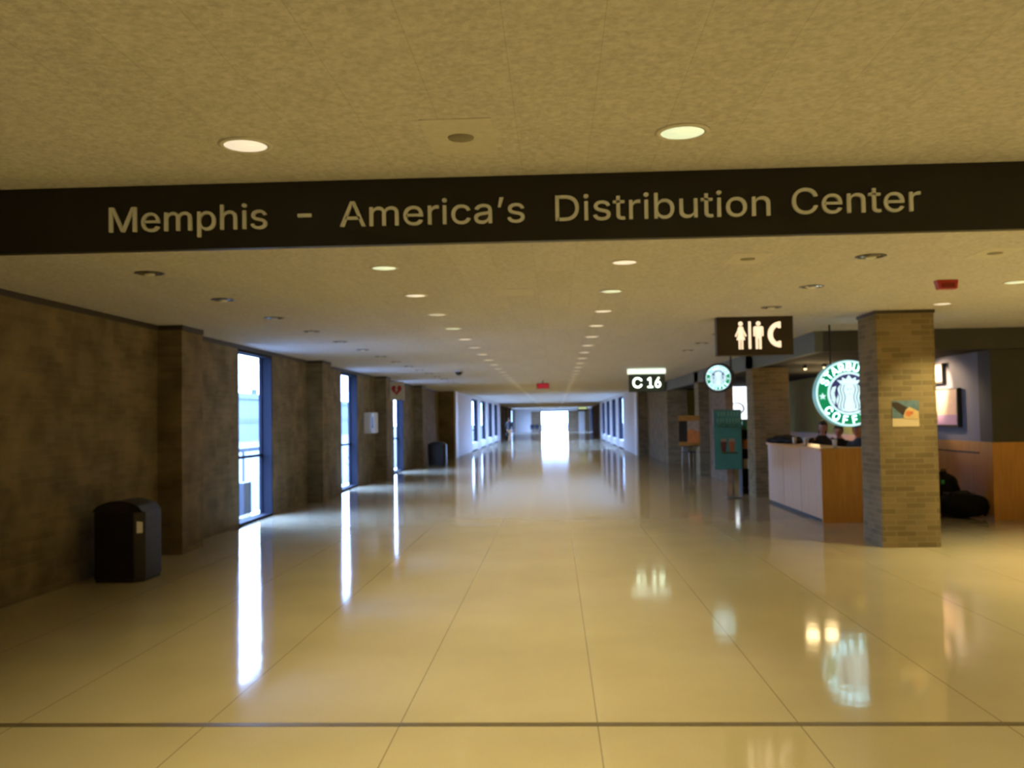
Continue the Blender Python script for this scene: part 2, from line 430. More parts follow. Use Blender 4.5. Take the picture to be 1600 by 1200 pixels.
# ------------------------------------------------------------------ lettering
GLYPHS = json.loads(r'''{"-":[453,[[[337,244],[337,188],[114,188],[114,244]]]],"1":[453,[[[76,0],[76,55],[391,55],[391,0]],[[276,509],[276,0],[212,0],[212,448],[209,448],[86,358],[86,427],[198,509]]]],"6":[453,[[[226,-7],[196,-4],[168,3],[142,15],[119,31],[100,51],[84,74],[73,101],[66,130],[64,162],[65,187],[71,212],[80,239],[93,268],[112,302],[137,340],[252,509],[322,509],[151,261],[145,261],[165,288],[196,307],[235,314],[265,312],[291,305],[316,295],[337,280],[355,262],[370,240],[380,215],[387,187],[389,157],[387,127],[379,98],[368,73],[352,50],[333,30],[310,14],[284,3],[257,-4]],[[226,48],[245,50],[263,55],[279,63],[293,73],[304,86],[314,101],[322,119],[326,137],[327,157],[326,178],[322,196],[314,213],[304,228],[293,241],[279,251],[263,259],[245,264],[226,265],[207,264],[190,259],[174,252],[160,241],[148,229],[138,214],[131,197],[126,179],[125,158],[126,138],[131,119],[138,102],[148,86],[160,73],[174,63],[190,55],[207,50]]]],"A":[480,[[[16,0],[201,509],[276,509],[463,0],[395,0],[287,302],[264,372],[232,478],[245,478],[213,371],[191,302],[85,0]],[[110,142],[110,199],[370,199],[370,142]]]],"B":[456,[[[60,0],[60,509],[241,509],[274,507],[304,501],[329,491],[350,477],[367,461],[381,442],[390,421],[396,398],[398,374],[397,353],[393,336],[387,320],[378,307],[368,295],[356,286],[315,267],[315,262],[331,260],[347,254],[363,245],[378,234],[391,220],[402,203],[411,184],[416,161],[418,136],[416,111],[410,88],[400,67],[386,48],[368,31],[344,18],[317,8],[284,2],[247,0]],[[125,57],[245,57],[281,60],[309,67],[330,80],[344,96],[353,115],[355,137],[354,153],[350,169],[342,184],[333,197],[320,209],[306,218],[289,225],[269,229],[248,231],[125,231]],[[125,285],[238,285],[256,287],[273,290],[288,296],[302,304],[314,314],[323,326],[330,340],[335,355],[336,372],[333,393],[326,412],[313,429],[294,442],[270,449],[240,452],[125,452]]]],"C":[510,[[[267,-7],[225,-3],[186,7],[150,25],[119,49],[92,79],[70,115],[53,157],[44,203],[40,254],[44,305],[53,352],[70,393],[92,429],[119,459],[150,484],[186,501],[225,512],[267,516],[293,514],[317,511],[340,504],[362,496],[383,485],[402,471],[419,456],[435,438],[448,418],[459,397],[467,373],[473,348],[408,348],[404,365],[397,380],[389,395],[357,428],[315,449],[267,456],[237,453],[209,445],[184,432],[161,414],[141,391],[125,364],[113,332],[106,295],[103,254],[106,213],[113,177],[125,145],[141,117],[161,94],[184,76],[210,63],[237,56],[267,53],[315,60],[357,81],[389,114],[408,160],[473,160],[467,135],[459,112],[448,91],[435,71],[420,53],[402,38],[383,24],[363,13],[341,5],[317,-2],[293,-6]]]],"D":[502,[[[219,0],[96,0],[96,57],[215,57],[254,60],[288,68],[318,81],[343,99],[363,122],[379,149],[390,181],[397,216],[399,255],[397,294],[390,329],[379,361],[364,388],[344,410],[320,428],[291,441],[258,449],[221,452],[93,452],[93,509],[225,509],[273,505],[315,495],[353,478],[385,455],[412,426],[433,391],[449,351],[458,306],[462,255],[458,205],[449,159],[433,119],[411,83],[384,54],[351,31],[312,14],[268,3]],[[125,509],[125,0],[60,0],[60,509]]]],"E":[419,[[[60,0],[60,509],[372,509],[372,452],[125,452],[125,286],[355,286],[355,229],[125,229],[125,57],[375,57],[375,0]]]],"F":[410,[[[60,0],[60,509],[369,509],[369,452],[125,452],[125,278],[346,278],[346,221],[125,221],[125,0]]]],"I":[301,[[[31,0],[31,57],[118,57],[118,452],[31,452],[31,509],[269,509],[269,452],[183,452],[183,57],[269,57],[269,0]]]],"K":[467,[[[104,145],[104,216],[139,261],[174,303],[212,344],[364,509],[448,509],[231,276],[228,276]],[[60,0],[60,509],[125,509],[125,334],[124,225],[125,193],[125,0]],[[372,0],[188,259],[228,309],[449,0]]]],"M":[628,[[[60,0],[60,509],[152,509],[277,187],[287,159],[299,123],[311,84],[322,49],[307,49],[318,83],[330,121],[342,158],[352,187],[476,509],[568,509],[568,0],[504,0],[504,291],[504,327],[505,369],[506,413],[507,457],[513,457],[498,409],[482,363],[467,322],[456,291],[342,0],[286,0],[170,291],[159,321],[145,361],[129,408],[112,457],[119,457],[120,416],[121,372],[122,328],[122,291],[122,0]]]],"O":[533,[[[267,-7],[225,-3],[186,7],[150,25],[119,49],[92,79],[70,115],[53,157],[44,203],[40,254],[44,305],[53,352],[70,393],[92,429],[119,459],[150,484],[186,501],[225,512],[267,516],[309,512],[348,501],[384,484],[415,459],[442,429],[464,393],[480,352],[490,305],[493,254],[490,203],[480,157],[464,115],[442,79],[415,49],[384,25],[348,7],[309,-3]],[[267,53],[296,55],[324,63],[349,76],[372,94],[392,116],[408,144],[420,176],[428,213],[430,254],[428,295],[420,332],[408,365],[392,392],[372,415],[349,433],[324,446],[296,453],[267,456],[237,453],[210,445],[184,433],[161,415],[142,392],[125,364],[113,332],[106,295],[103,254],[106,213],[113,176],[125,144],[142,117],[161,94],[184,76],[210,63],[237,55]]]],"R":[449,[[[60,0],[60,509],[236,509],[273,506],[305,500],[333,489],[356,473],[376,455],[390,433],[401,408],[407,381],[409,352],[407,323],[401,296],[390,271],[376,250],[356,232],[333,217],[305,206],[273,200],[236,198],[96,198],[96,255],[234,255],[258,256],[280,260],[298,267],[313,276],[325,287],[334,300],[340,316],[344,333],[345,352],[344,371],[340,389],[334,405],[325,419],[313,430],[298,440],[279,446],[258,451],[233,452],[125,452],[125,0]],[[353,0],[230,229],[303,229],[428,0]]]],"S":[447,[[[224,-9],[188,-7],[156,-1],[128,9],[102,23],[81,40],[64,60],[51,83],[42,109],[38,137],[104,137],[108,118],[114,102],[123,88],[136,76],[150,66],[166,59],[185,53],[204,50],[224,49],[246,50],[267,54],[286,60],[303,69],[317,79],[329,92],[338,106],[344,122],[346,139],[344,154],[340,168],[332,179],[322,189],[310,197],[296,205],[245,222],[184,239],[145,253],[112,269],[86,289],[67,313],[56,341],[52,372],[54,400],[62,425],[75,448],[92,468],[113,484],[138,498],[165,508],[195,514],[227,516],[259,514],[289,508],[316,498],[340,484],[360,468],[377,449],[390,427],[398,403],[401,378],[337,378],[332,402],[320,421],[302,437],[280,449],[254,456],[225,459],[204,457],[185,454],[167,448],[152,440],[139,430],[129,418],[121,405],[117,391],[115,376],[117,359],[122,345],[131,334],[142,324],[155,315],[169,308],[212,293],[264,279],[312,264],[359,238],[372,226],[384,213],[395,198],[402,180],[407,161],[408,139],[406,112],[399,87],[386,64],[370,43],[349,25],[323,11],[294,0],[261,-7]]]],"T":[449,[[[32,452],[32,509],[417,509],[417,452],[257,452],[257,0],[193,0],[193,452]]]],"U":[517,[[[259,-8],[220,-6],[186,2],[154,15],[126,33],[103,55],[85,80],[71,108],[63,140],[60,173],[60,509],[124,509],[124,178],[126,155],[132,133],[141,113],[153,95],[169,80],[187,68],[208,59],[232,53],[259,52],[285,53],[309,59],[331,68],[349,80],[364,95],[377,113],[385,133],[391,155],[393,178],[393,509],[457,509],[457,173],[454,140],[446,108],[433,80],[414,55],[391,33],[363,15],[332,2],[297,-6]]]],"a":[389,[[[160,-9],[137,-7],[115,-3],[94,5],[76,15],[60,29],[48,45],[38,63],[32,84],[30,108],[32,128],[36,146],[43,161],[53,174],[64,184],[78,193],[125,211],[178,220],[234,227],[265,235],[271,240],[274,246],[276,255],[276,257],[275,272],[272,285],[267,297],[260,307],[251,315],[240,322],[227,327],[212,330],[196,331],[178,330],[163,327],[149,322],[118,301],[100,274],[41,291],[51,313],[64,331],[79,346],[95,358],[114,368],[133,375],[153,380],[173,383],[194,384],[239,379],[286,360],[300,350],[312,336],[322,320],[330,301],[335,278],[337,251],[337,0],[277,0],[277,52],[272,52],[252,25],[215,1],[199,-4],[181,-7]],[[170,45],[192,47],[211,51],[228,59],[242,68],[254,80],[263,93],[270,108],[274,122],[276,138],[276,190],[259,182],[231,176],[200,171],[175,168],[134,159],[122,153],[112,147],[103,139],[97,130],[93,118],[92,105],[93,93],[96,82],[102,72],[109,64],[119,57],[130,52]]]],"b":[424,[[[229,-8],[208,-7],[189,-3],[172,4],[138,31],[118,59],[112,59],[112,0],[53,0],[53,509],[114,509],[114,319],[118,319],[137,346],[171,373],[188,379],[207,383],[229,384],[259,382],[287,374],[313,361],[335,342],[354,320],[370,293],[381,261],[388,227],[390,189],[388,151],[381,116],[370,84],[355,57],[336,34],[313,16],[288,3],[260,-6]],[[220,47],[242,49],[262,55],[279,66],[294,80],[306,97],[316,117],[323,139],[327,163],[328,189],[327,215],[323,239],[316,261],[307,281],[295,298],[280,311],[262,322],[243,328],[220,330],[198,328],[178,322],[161,312],[147,299],[134,282],[125,263],[118,241],[114,216],[113,189],[114,162],[118,138],[125,115],[135,95],[147,78],[162,65],[179,55],[198,49]]]],"c":[396,[[[207,-8],[174,-5],[144,3],[117,16],[93,35],[72,58],[56,85],[44,116],[37,150],[34,187],[37,225],[44,260],[56,291],[72,318],[93,341],[117,360],[144,374],[174,382],[207,384],[260,377],[305,356],[340,322],[362,277],[303,262],[290,289],[270,311],[242,325],[207,330],[184,328],[163,321],[145,310],[130,296],[118,278],[108,258],[102,236],[98,212],[96,187],[98,163],[102,139],[108,117],[118,97],[130,80],[145,66],[163,55],[184,49],[207,46],[243,52],[271,66],[292,89],[304,117],[363,102],[357,86],[350,70],[341,56],[306,21],[261,-1]]]],"e":[404,[[[212,-8],[177,-5],[145,3],[117,16],[92,35],[72,58],[56,85],[44,116],[37,150],[34,187],[36,224],[44,258],[55,290],[71,317],[91,340],[115,359],[142,373],[172,382],[205,384],[226,383],[246,380],[266,374],[285,366],[303,355],[319,341],[334,324],[347,305],[357,282],[365,256],[370,227],[371,194],[371,169],[75,169],[75,221],[338,221],[310,202],[308,226],[304,248],[298,269],[288,286],[277,301],[263,314],[246,323],[227,328],[205,330],[183,328],[164,323],[146,313],[131,301],[119,286],[109,270],[102,251],[97,231],[96,211],[96,178],[98,151],[102,127],[110,106],[121,88],[135,73],[151,61],[169,53],[190,48],[212,46],[254,53],[285,73],[306,105],[365,91],[358,72],[348,55],[335,39],[320,26],[302,14],[283,4],[261,-3],[237,-7]]]],"h":[410,[[[114,227],[114,0],[53,0],[53,509],[114,509],[114,287],[102,287],[116,319],[132,344],[152,362],[175,374],[200,382],[227,384],[252,383],[275,377],[295,369],[313,356],[328,340],[341,321],[350,298],[355,271],[357,240],[357,0],[296,0],[296,235],[293,263],[286,286],[273,304],[256,318],[235,326],[210,329],[192,328],[176,324],[161,317],[147,308],[136,297],[126,283],[119,266],[115,248]]]],"i":[167,[[[53,0],[53,379],[114,379],[114,0]],[[84,443],[73,444],[63,448],[54,455],[47,463],[43,472],[41,483],[43,494],[47,504],[54,512],[63,518],[73,522],[84,524],[95,522],[105,518],[114,512],[121,504],[125,494],[126,483],[125,472],[121,463],[114,455],[105,448],[95,444]]]],"m":[610,[[[53,0],[53,379],[112,379],[112,295],[108,295],[114,314],[122,331],[132,346],[144,358],[158,368],[172,376],[187,382],[203,385],[219,386],[245,383],[268,375],[287,361],[303,342],[314,320],[321,295],[312,295],[318,312],[326,329],[337,343],[350,356],[364,366],[381,375],[398,381],[417,385],[437,386],[458,385],[478,380],[497,372],[514,361],[529,346],[541,328],[550,307],[555,283],[557,255],[557,0],[496,0],[496,254],[493,279],[485,298],[473,313],[456,323],[438,329],[419,330],[402,329],[387,326],[374,320],[363,312],[353,302],[345,290],[340,277],[336,263],[335,247],[335,0],[274,0],[274,260],[272,280],[265,297],[253,311],[238,322],[220,328],[199,330],[185,329],[171,326],[158,320],[145,312],[135,302],[126,289],[119,274],[115,257],[114,238],[114,0]]]],"n":[410,[[[114,227],[114,0],[53,0],[53,379],[112,379],[112,287],[102,287],[116,319],[132,344],[152,362],[175,374],[200,382],[227,384],[252,383],[275,377],[295,369],[313,356],[328,340],[341,321],[350,298],[355,271],[357,240],[357,0],[296,0],[296,235],[293,263],[286,286],[273,304],[256,318],[235,326],[210,329],[192,328],[176,324],[161,317],[147,308],[136,297],[126,283],[119,266],[115,248]]]],"o":[415,[[[207,-8],[174,-5],[144,3],[117,16],[93,35],[72,58],[56,85],[44,116],[37,150],[34,187],[37,225],[44,260],[56,291],[72,318],[93,341],[117,360],[144,374],[174,382],[207,384],[241,382],[271,374],[299,360],[323,341],[343,318],[359,291],[371,260],[379,225],[381,187],[379,150],[371,116],[359,85],[343,58],[323,35],[299,16],[271,3],[241,-5]],[[207,46],[231,49],[252,55],[270,66],[285,80],[298,97],[307,117],[314,139],[318,163],[319,187],[318,212],[314,236],[307,258],[298,278],[285,296],[270,310],[252,321],[231,328],[207,330],[184,328],[163,321],[145,310],[130,296],[118,278],[108,258],[102,236],[98,212],[96,187],[98,163],[102,139],[108,117],[118,97],[130,80],[145,66],[163,55],[184,49]]]],"p":[424,[[[53,-143],[53,379],[112,379],[112,319],[118,319],[137,346],[171,373],[188,379],[207,383],[229,384],[259,382],[287,374],[313,361],[335,342],[354,320],[370,293],[381,261],[388,227],[390,189],[388,151],[381,116],[370,84],[355,57],[336,34],[313,16],[288,3],[260,-6],[229,-8],[208,-7],[189,-3],[173,4],[138,31],[118,59],[114,59],[114,-143]],[[220,47],[242,49],[262,55],[279,66],[294,80],[306,97],[316,117],[323,139],[327,163],[328,189],[327,215],[323,239],[316,261],[307,281],[295,298],[280,311],[262,322],[243,328],[220,330],[198,328],[178,322],[161,312],[147,299],[134,282],[125,263],[118,241],[114,216],[113,189],[114,162],[118,138],[125,115],[135,95],[147,78],[162,65],[179,55],[198,49]]]],"r":[259,[[[53,0],[53,379],[112,379],[112,321],[115,321],[124,339],[137,354],[152,367],[171,377],[191,383],[213,385],[229,384],[243,384],[243,322],[230,324],[207,326],[190,324],[174,321],[159,315],[146,306],[135,296],[126,284],[119,269],[115,254],[114,237],[114,0]]]],"s":[365,[[[182,-8],[157,-7],[133,-3],[112,3],[93,12],[76,24],[62,38],[50,54],[41,73],[36,94],[94,107],[101,87],[111,72],[124,60],[141,52],[160,47],[181,45],[206,47],[227,53],[244,62],[258,74],[265,88],[268,103],[266,115],[262,126],[254,136],[243,144],[229,150],[212,155],[149,170],[118,180],[92,192],[72,208],[58,227],[50,249],[47,274],[49,295],[55,314],[65,332],[79,347],[95,360],[115,370],[137,378],[161,383],[187,384],[212,383],[234,379],[254,372],[271,363],[286,352],[299,339],[309,324],[318,308],[324,290],[268,277],[262,291],[254,304],[243,316],[228,325],[210,331],[187,333],[166,331],[147,326],[131,317],[119,305],[111,292],[109,277],[110,264],[115,253],[124,243],[136,235],[152,229],[172,223],[229,209],[261,200],[287,187],[306,171],[320,153],[328,131],[331,107],[329,85],[323,65],[312,47],[298,31],[281,18],[260,6],[236,-2],[210,-7]]]],"t":[227,[[[204,379],[204,327],[6,327],[6,379]],[[65,471],[126,471],[126,98],[127,83],[130,70],[136,61],[144,55],[156,51],[170,50],[185,51],[202,54],[213,2],[192,-3],[168,-4],[138,-1],[113,7],[92,21],[77,41],[68,64],[65,93]]]],"u":[410,[[[182,-5],[158,-3],[135,2],[115,11],[97,23],[82,39],[69,59],[60,82],[54,109],[53,139],[53,379],[114,379],[114,144],[116,117],[124,94],[137,75],[154,61],[175,53],[200,50],[218,51],[234,55],[249,62],[263,71],[274,83],[283,97],[290,113],[295,132],[296,153],[296,379],[357,379],[357,0],[298,0],[298,92],[307,92],[294,60],[277,35],[257,17],[234,5],[209,-3]]]],"\u2019":[177,[[[52,318],[82,509],[151,509],[98,318]]]]}''')
_gc = {}
def glyph_mesh(ch, offset=0.0, depth=.01):
    """letter outline as a solid in the XZ plane, facing -Y, at size 1"""
    k = (ch, offset, depth)
    if k in _gc: return _gc[k]
    cs = GLYPHS[ch][1]
    ar = [sum(c[i][0] * c[(i + 1) % len(c)][1] - c[(i + 1) % len(c)][0] * c[i][1] for i in range(len(c))) for c in cs]
    groups = [cs] if max(ar) > 0 else [[c] for c in cs]      # overlapping strokes are filled one by one
    bm = bmesh.new()
    for gset in groups:
        m_ = outline_mesh(gset, depth); bm.from_mesh(m_); bpy.data.meshes.remove(m_)
    me = bpy.data.meshes.new('letter'); bm.to_mesh(me); bm.free()
    me.transform(Matrix.Rotation(PI / 2, 4, 'X')); _gc[k] = me
    return me

def outline_mesh(cs, depth):
    cu = bpy.data.curves.new('letter', 'CURVE'); cu.dimensions = '2D'; cu.fill_mode = 'BOTH'; cu.extrude = depth
    for c in cs:
        sp = cu.splines.new('POLY'); sp.points.add(len(c) - 1); sp.use_cyclic_u = True
        for i, (x, y) in enumerate(c): sp.points[i].co = (x / 1000, y / 1000, 0, 1)
    o = bpy.data.objects.new('letter', cu); COL.objects.link(o)
    bpy.context.view_layer.update()
    me = bpy.data.meshes.new_from_object(o.evaluated_get(bpy.context.evaluated_depsgraph_get()))
    bpy.data.objects.remove(o)
    return me

def place_glyph(ch, mtx, m, parent, offset=0.0, depth=.01, name='letter'):
    me = glyph_mesh(ch, 0, depth)
    if offset:
        bm = bmesh.new()
        for dx, dz in ((0, 0), (offset, 0), (-offset, 0), (0, offset), (0, -offset)):
            n0 = len(bm.verts); bm.from_mesh(me); bm.verts.ensure_lookup_table()
            for v in bm.verts[n0:]: v.co.x += dx; v.co.z += dz
        me = bpy.data.meshes.new('letter'); bm.to_mesh(me); bm.free()
    else: me = me.copy()
    me.transform(mtx); me.materials.clear(); me.materials.append(m)
    o = bpy.data.objects.new(name, me); COL.objects.link(o); o.parent = parent
    return o

def word(txt, x0, x1, z, cap, m, parent, y=0, offset=0.0, depth=.01, name='letter'):
    adv = []; t = 0
    for ch in txt: adv.append(t); t += GLYPHS[ch][0] / 1000
    l = min(p[0] for c in GLYPHS[txt[0]][1] for p in c) / 1000
    r = adv[-1] + max(p[0] for c in GLYPHS[txt[-1]][1] for p in c) / 1000
    sx = (x1 - x0) / (r - l); sz = cap / .509
    for ch, a in zip(txt, adv):
        mt = Matrix.Translation((x0 + (a - l) * sx, y, z)) @ Matrix.Diagonal((sx, 1, sz, 1))
        place_glyph(ch, mt, m, parent, offset, depth, name)

def beam_sign():
    b = empty('overhead_sign', (0, 4.687, 2.503), label='long black overhead fascia sign with raised metal words across the hall', cat='sign')
    box('fascia_board', M['black'], (XL + .03, 0, 0, 9.49, .05, CEIL - 2.503), b)
    for txt, x0, x1, z in (('Memphis', -2.284, -1.458, .096), ('America\u2019s', -1.08, -.136, .095),
                           ('Distribution', .02, 1.094, .0965), ('Center', 1.202, 1.833, .100)):
        word(txt, x0, x1, z, .128, M['letter'], b, y=-.008, depth=.008)
    box('dash', M['letter'], (-1.298, -.014, .150, -1.228, 0, .166), b)
beam_sign()

# ------------------------------------------------------------------ ceiling fittings
def lens_mat(name, col, s): return mat(name, (.8, .8, .75), .4, noise=.05, nscale=30, emit=col, estr=s)
LENS = dict(warm=lens_mat('warm_lamp_lens', (1, .84, .62), .80), green=lens_mat('greenish_lamp_lens', (.86, 1, .62), .75),
            dim=lens_mat('dim_lamp_lens', (1, .88, .64), .5))
SPOT = {}
def spot_data(kind):
    if kind not in SPOT:
        l = bpy.data.lights.new('lamp_light_' + kind, 'SPOT')
        l.energy = LAMP_POWER * {'near': 1, 'far': .5, 'col': 1.6, 'edge': 2.6}[kind]; l.color = LAMP_COLOR; l.spot_size = math.radians(100); l.spot_blend = .75
        l.shadow_soft_size = .08
        SPOT[kind] = l
    return SPOT[kind]

def downlight_proto(kind):
    e = empty('downlight', (0, 0, CEIL))
    MB().lathe([(.095, -.001), (.095, -.008), (.118, -.005), (.118, .0)], 28).build('trim_ring', M['white'] if kind != 'off' else M['steel'], e)
    if kind == 'off':
        MB().lathe([(.095, -.002), (.06, -.0045), (.02, -.0045)], 24).build('reflector', M['chrome'], e)
        MB().ball((.0, 0, -.012), (.045, .045, .010), 14, 8).build('bulb', M['white'], e)
    else:
        MB().lathe([(.094, -.002), (.094, -.0055)], 24).build('lens', LENS[kind], e)
    return e
PRO = {}
ORD = ['nearest', 'second', 'third', 'fourth', 'fifth', 'sixth', 'seventh', 'eighth', 'ninth', 'tenth', 'eleventh', 'twelfth',
       'thirteenth', 'fourteenth', 'fifteenth', 'sixteenth', 'seventeenth', 'eighteenth', 'nineteenth', 'twentieth']
ROWS = {-1: ('unlit downlight in far left row, %s beyond sign', 'unlit downlights of the far left row'),
        0: ('lit downlight left of corridor centre, %s beyond sign', 'lit downlights left of centre'),
        1: ('lit downlight right of corridor centre, %s beyond sign', 'lit downlights right of centre'),
        2: ('unlit downlight in row near restroom sign, %s beyond black sign', 'unlit downlights near the restroom sign'),
        3: ('lit downlight in row over brick columns, %s beyond sign', 'lit downlights over the brick columns'),
        4: ('lit downlight in rightmost row outside cafe, %s beyond sign', 'lit downlights of the rightmost row'),
        5: ('lit downlight beyond the right frame edge', 'lit downlights right of the frame')}
def downlights():
    for i in (-1, 0, 1, 2, 3, 4, 5):
        last = {-1: 17, 0: 62, 1: 62, 2: 8, 3: 4, 4: 4, 5: 4}[i]
        for j in range(-3, last + 1):
            x, y = -1.3527 + 1.9282 * i, 4.0381 + 1.6853 * j
            lit = i not in (-1, 2)
            if i == 4 and j == 3: pass
            kind = 'off' if not lit else ('dim' if (i == 0 and j in (4, 7)) else ('green' if (i, j) in ((1, 0), (1, 3), (0, 2), (0, 5), (3, 3)) else 'warm'))
            if i == 2 and j == 5: continue
            if abs(x - 2.5) < .6 and abs(y - 11.8) < .3: continue
            if kind not in PRO: e = PRO[kind] = downlight_proto(kind)
            else: e = copy_tree(PRO[kind])
            e.location = (x, y, CEIL)
            lab, grp = ROWS[i]
            if i == 0 and j == 0: lab = 'pinkish round downlight above the word at the left of the sign'
            elif i == 1 and j == 0: lab = 'greenish round downlight above the middle of the long sign'
            elif j < 2: lab = ROWS[i][0].split(',')[0] + (' behind the camera' if j < 0 else (' hidden by the sign' if j == 1 else ' nearest the camera'))
            elif '%s' in lab:
                lab = lab % (ORD[j - 2] if j - 2 < 12 else 'deep down the corridor')
            tag(e, lab, 'ceiling light', grp)
            for k in list(e.children):
                if k.type == 'LIGHT': bpy.data.objects.remove(k)
            if lit:
                s = bpy.data.objects.new('lamp_light', spot_data('far' if y > 45 else ('edge' if i > 3 else ('col' if i > 2 else 'near')))); COL.objects.link(s)
                s.parent = e; s.location = (0, 0, -.02)
downlights()

def ceiling_things():
    labs = ['round speaker grille in a square panel above the overhead sign', 'round speaker grille in the ceiling just below the word Distribution',
            'round speaker grille in the ceiling near the right frame edge']
    for (x, y), l in zip([(-.39, 4.02), (1.541, 7.389), (3.456, 7.395)], labs):
        e = empty('ceiling_speaker', (x, y, CEIL), label=l, cat='speaker', group='ceiling speakers')
        box('panel', PANEL, (-.15, -.25, -.003, .15, .25, 0), e)
        MB().lathe([(.058, -.003), (.055, -.008), (.0, -.009)], 24).build('grille', GRILLE, e)
    o = box('access_panel', PANEL, (-.56, 8.8, CEIL - .004, -.19, 9.25, CEIL)); tag(o, 'pale square access panel in the ceiling between the two lit rows', 'panel')
    e = empty('fire_alarm', (3.688, 8.878, CEIL), label='small red fire alarm strobe on the ceiling in front of the brick column', cat='alarm')
    MB().prism([(-.10, 0), (.10, 0), (.088, -.085), (-.078, -.085)], -.045, .045, 'y').build('alarm_housing', M['red'], e, bevel=.006)
    box('strobe_lens', mat('dark_red_lens', (.2, .01, .005), .2), (-.06, -.05, -.075, .06, -.045, -.03), e)
    e = empty('security_camera', (-2.374, 23.1, CEIL), label='small dark dome camera hanging from the left part of the ceiling', cat='camera')
    MB().lathe([(.10, 0), (.10, -.03), (.06, -.035)], 20).build('mount', M['white'], e)
    MB().ball((0, 0, -.05), (.088, .088, .075)).build('dome', M['bin'], e)
    e = empty('exit_sign', (-.37, 30, CEIL), label='red lit exit sign hanging on a stem in the middle of the corridor', cat='sign')
    MB().tube((0, 0, 0), (0, 0, -.09), .02).build('stem', M['steel'], e)
    box('sign_housing', M['steel'], (-.205, -.03, -.27, .205, .03, -.085), e, bevel=.01)
    box('sign_face', M['redlit'], (-.185, -.034, -.255, .185, -.031, -.10), e)
PANEL = mat('pale_ceiling_panel', (.635, .62, .60), .9, noise=.08, nscale=34)
GRILLE = mat('grey_grille', (.28, .26, .20), .7, noise=.1, nscale=80)
ceiling_things()

# ------------------------------------------------------------------ hanging signs
def circle(cx, cz, r, n=20, a0=0, a1=2 * PI):
    return [(cx + r * math.cos(a0 + (a1 - a0) * i / n), cz + r * math.sin(a0 + (a1 - a0) * i / n)) for i in range(n)]
def restroom_sign():
    X0, X1 = 2.045, 2.99; ZB = 2.355
    e = empty('restroom_sign', (X0, 11.75, ZB), label='dark box sign with lit woman, man and telephone symbols under the ceiling', cat='sign')
    box('sign_box', mat('dark_brown_sign_face', (.030, .018, .010), .4, noise=.05), (0, 0, 0, X1 - X0, .16, CEIL - ZB), e, bevel=.004)
    lit = mat('cream_lit_symbol', (.8, .7, .55), .5, emit=(1, .80, .56), estr=1.05)
    s = 1 / 123.0 * (X1 - X0)
    def P(pts, ox): return [((ox + x) * s, (33 + z) * s) for x, z in pts]
    y0, y1 = -.008, .002
    def sym(name, polys):
        mb = MB()
        for p in polys: mb.prism(p, y0, y1, 'y')
        mb.build(name, lit, e)
    # woman
    ox = 38.5
    sym('woman_symbol', [P(circle(0, 18.5, 3.6), ox),
        P([(-3.2, 14), (3.2, 14), (5, 8), (9.5, -1), (7.6, -3), (4, 4), (3.4, 3), (7, -8), (3.6, -8), (3.6, -23), (.8, -23), (.8, -8), (-.8, -8), (-.8, -23), (-3.6, -23), (-3.6, -8), (-7, -8), (-3.4, 3), (-4, 4), (-7.6, -3), (-9.5, -1), (-5, 8)], ox)])
    sym('divider_bar', [P([(-2, -22.5), (2, -22.5), (2, 22), (-2, 22)], 53)])
    ox = 67
    sym('man_symbol', [P(circle(0, 18.5, 3.6), ox),
        P([(-6, 14), (6, 14), (8, 12), (8, -2), (5.4, -2), (5.4, 8), (4.6, 8), (4.6, -23), (.8, -23), (.8, -6), (-.8, -6), (-.8, -23), (-4.6, -23), (-4.6, 8), (-5.4, 8), (-5.4, -2), (-8, -2), (-8, 12)], ox)])
    out = [(20 * math.cos(a) + 12, 21 * math.sin(a)) for a in [PI * .56 + PI * .88 * i / 16 for i in range(17)]]
    inn = [(12.5 * math.cos(a) + 12.5, 14 * math.sin(a)) for a in [PI * 1.36 - PI * .72 * i / 12 for i in range(13)]]
    ox = 90
    sym('phone_symbol', [P([(10, 21)] + out[1:-1] + [(10, -21), (13, -21), (13, -10.5), (9, -10.5)] + inn + [(9, 10.5), (13, 10.5), (13, 21)], ox)])
restroom_sign()

def gate_sign():
    e = empty('gate_sign', (1.885, 23.7, 2.245), label='green-grey hanging gate sign reading C 16 with a glowing top edge', cat='sign')
    g = mat('grey_green_sign_face', (.055, .075, .05), .5, noise=.05)
    box('sign_box', g, (0, 0, 0, .91, .16, .455), e)
    box('light_strip', mat('pale_green_lit_strip', (.8, .9, .8), .5, emit=(.86, 1, .80), estr=1.2), (-.02, -.02, .458, .93, .18, .575), e)
    lit = mat('white_green_lit_letter', (.8, .85, .8), .5, emit=(.90, 1, .84), estr=1.0)
    word('C', .10, .33, .11, .25, lit, e, y=-.006, offset=.014, depth=.006, name='character')
    word('16', .47, .80, .11, .25, lit, e, y=-.006, offset=.014, depth=.006, name='character')
gate_sign()

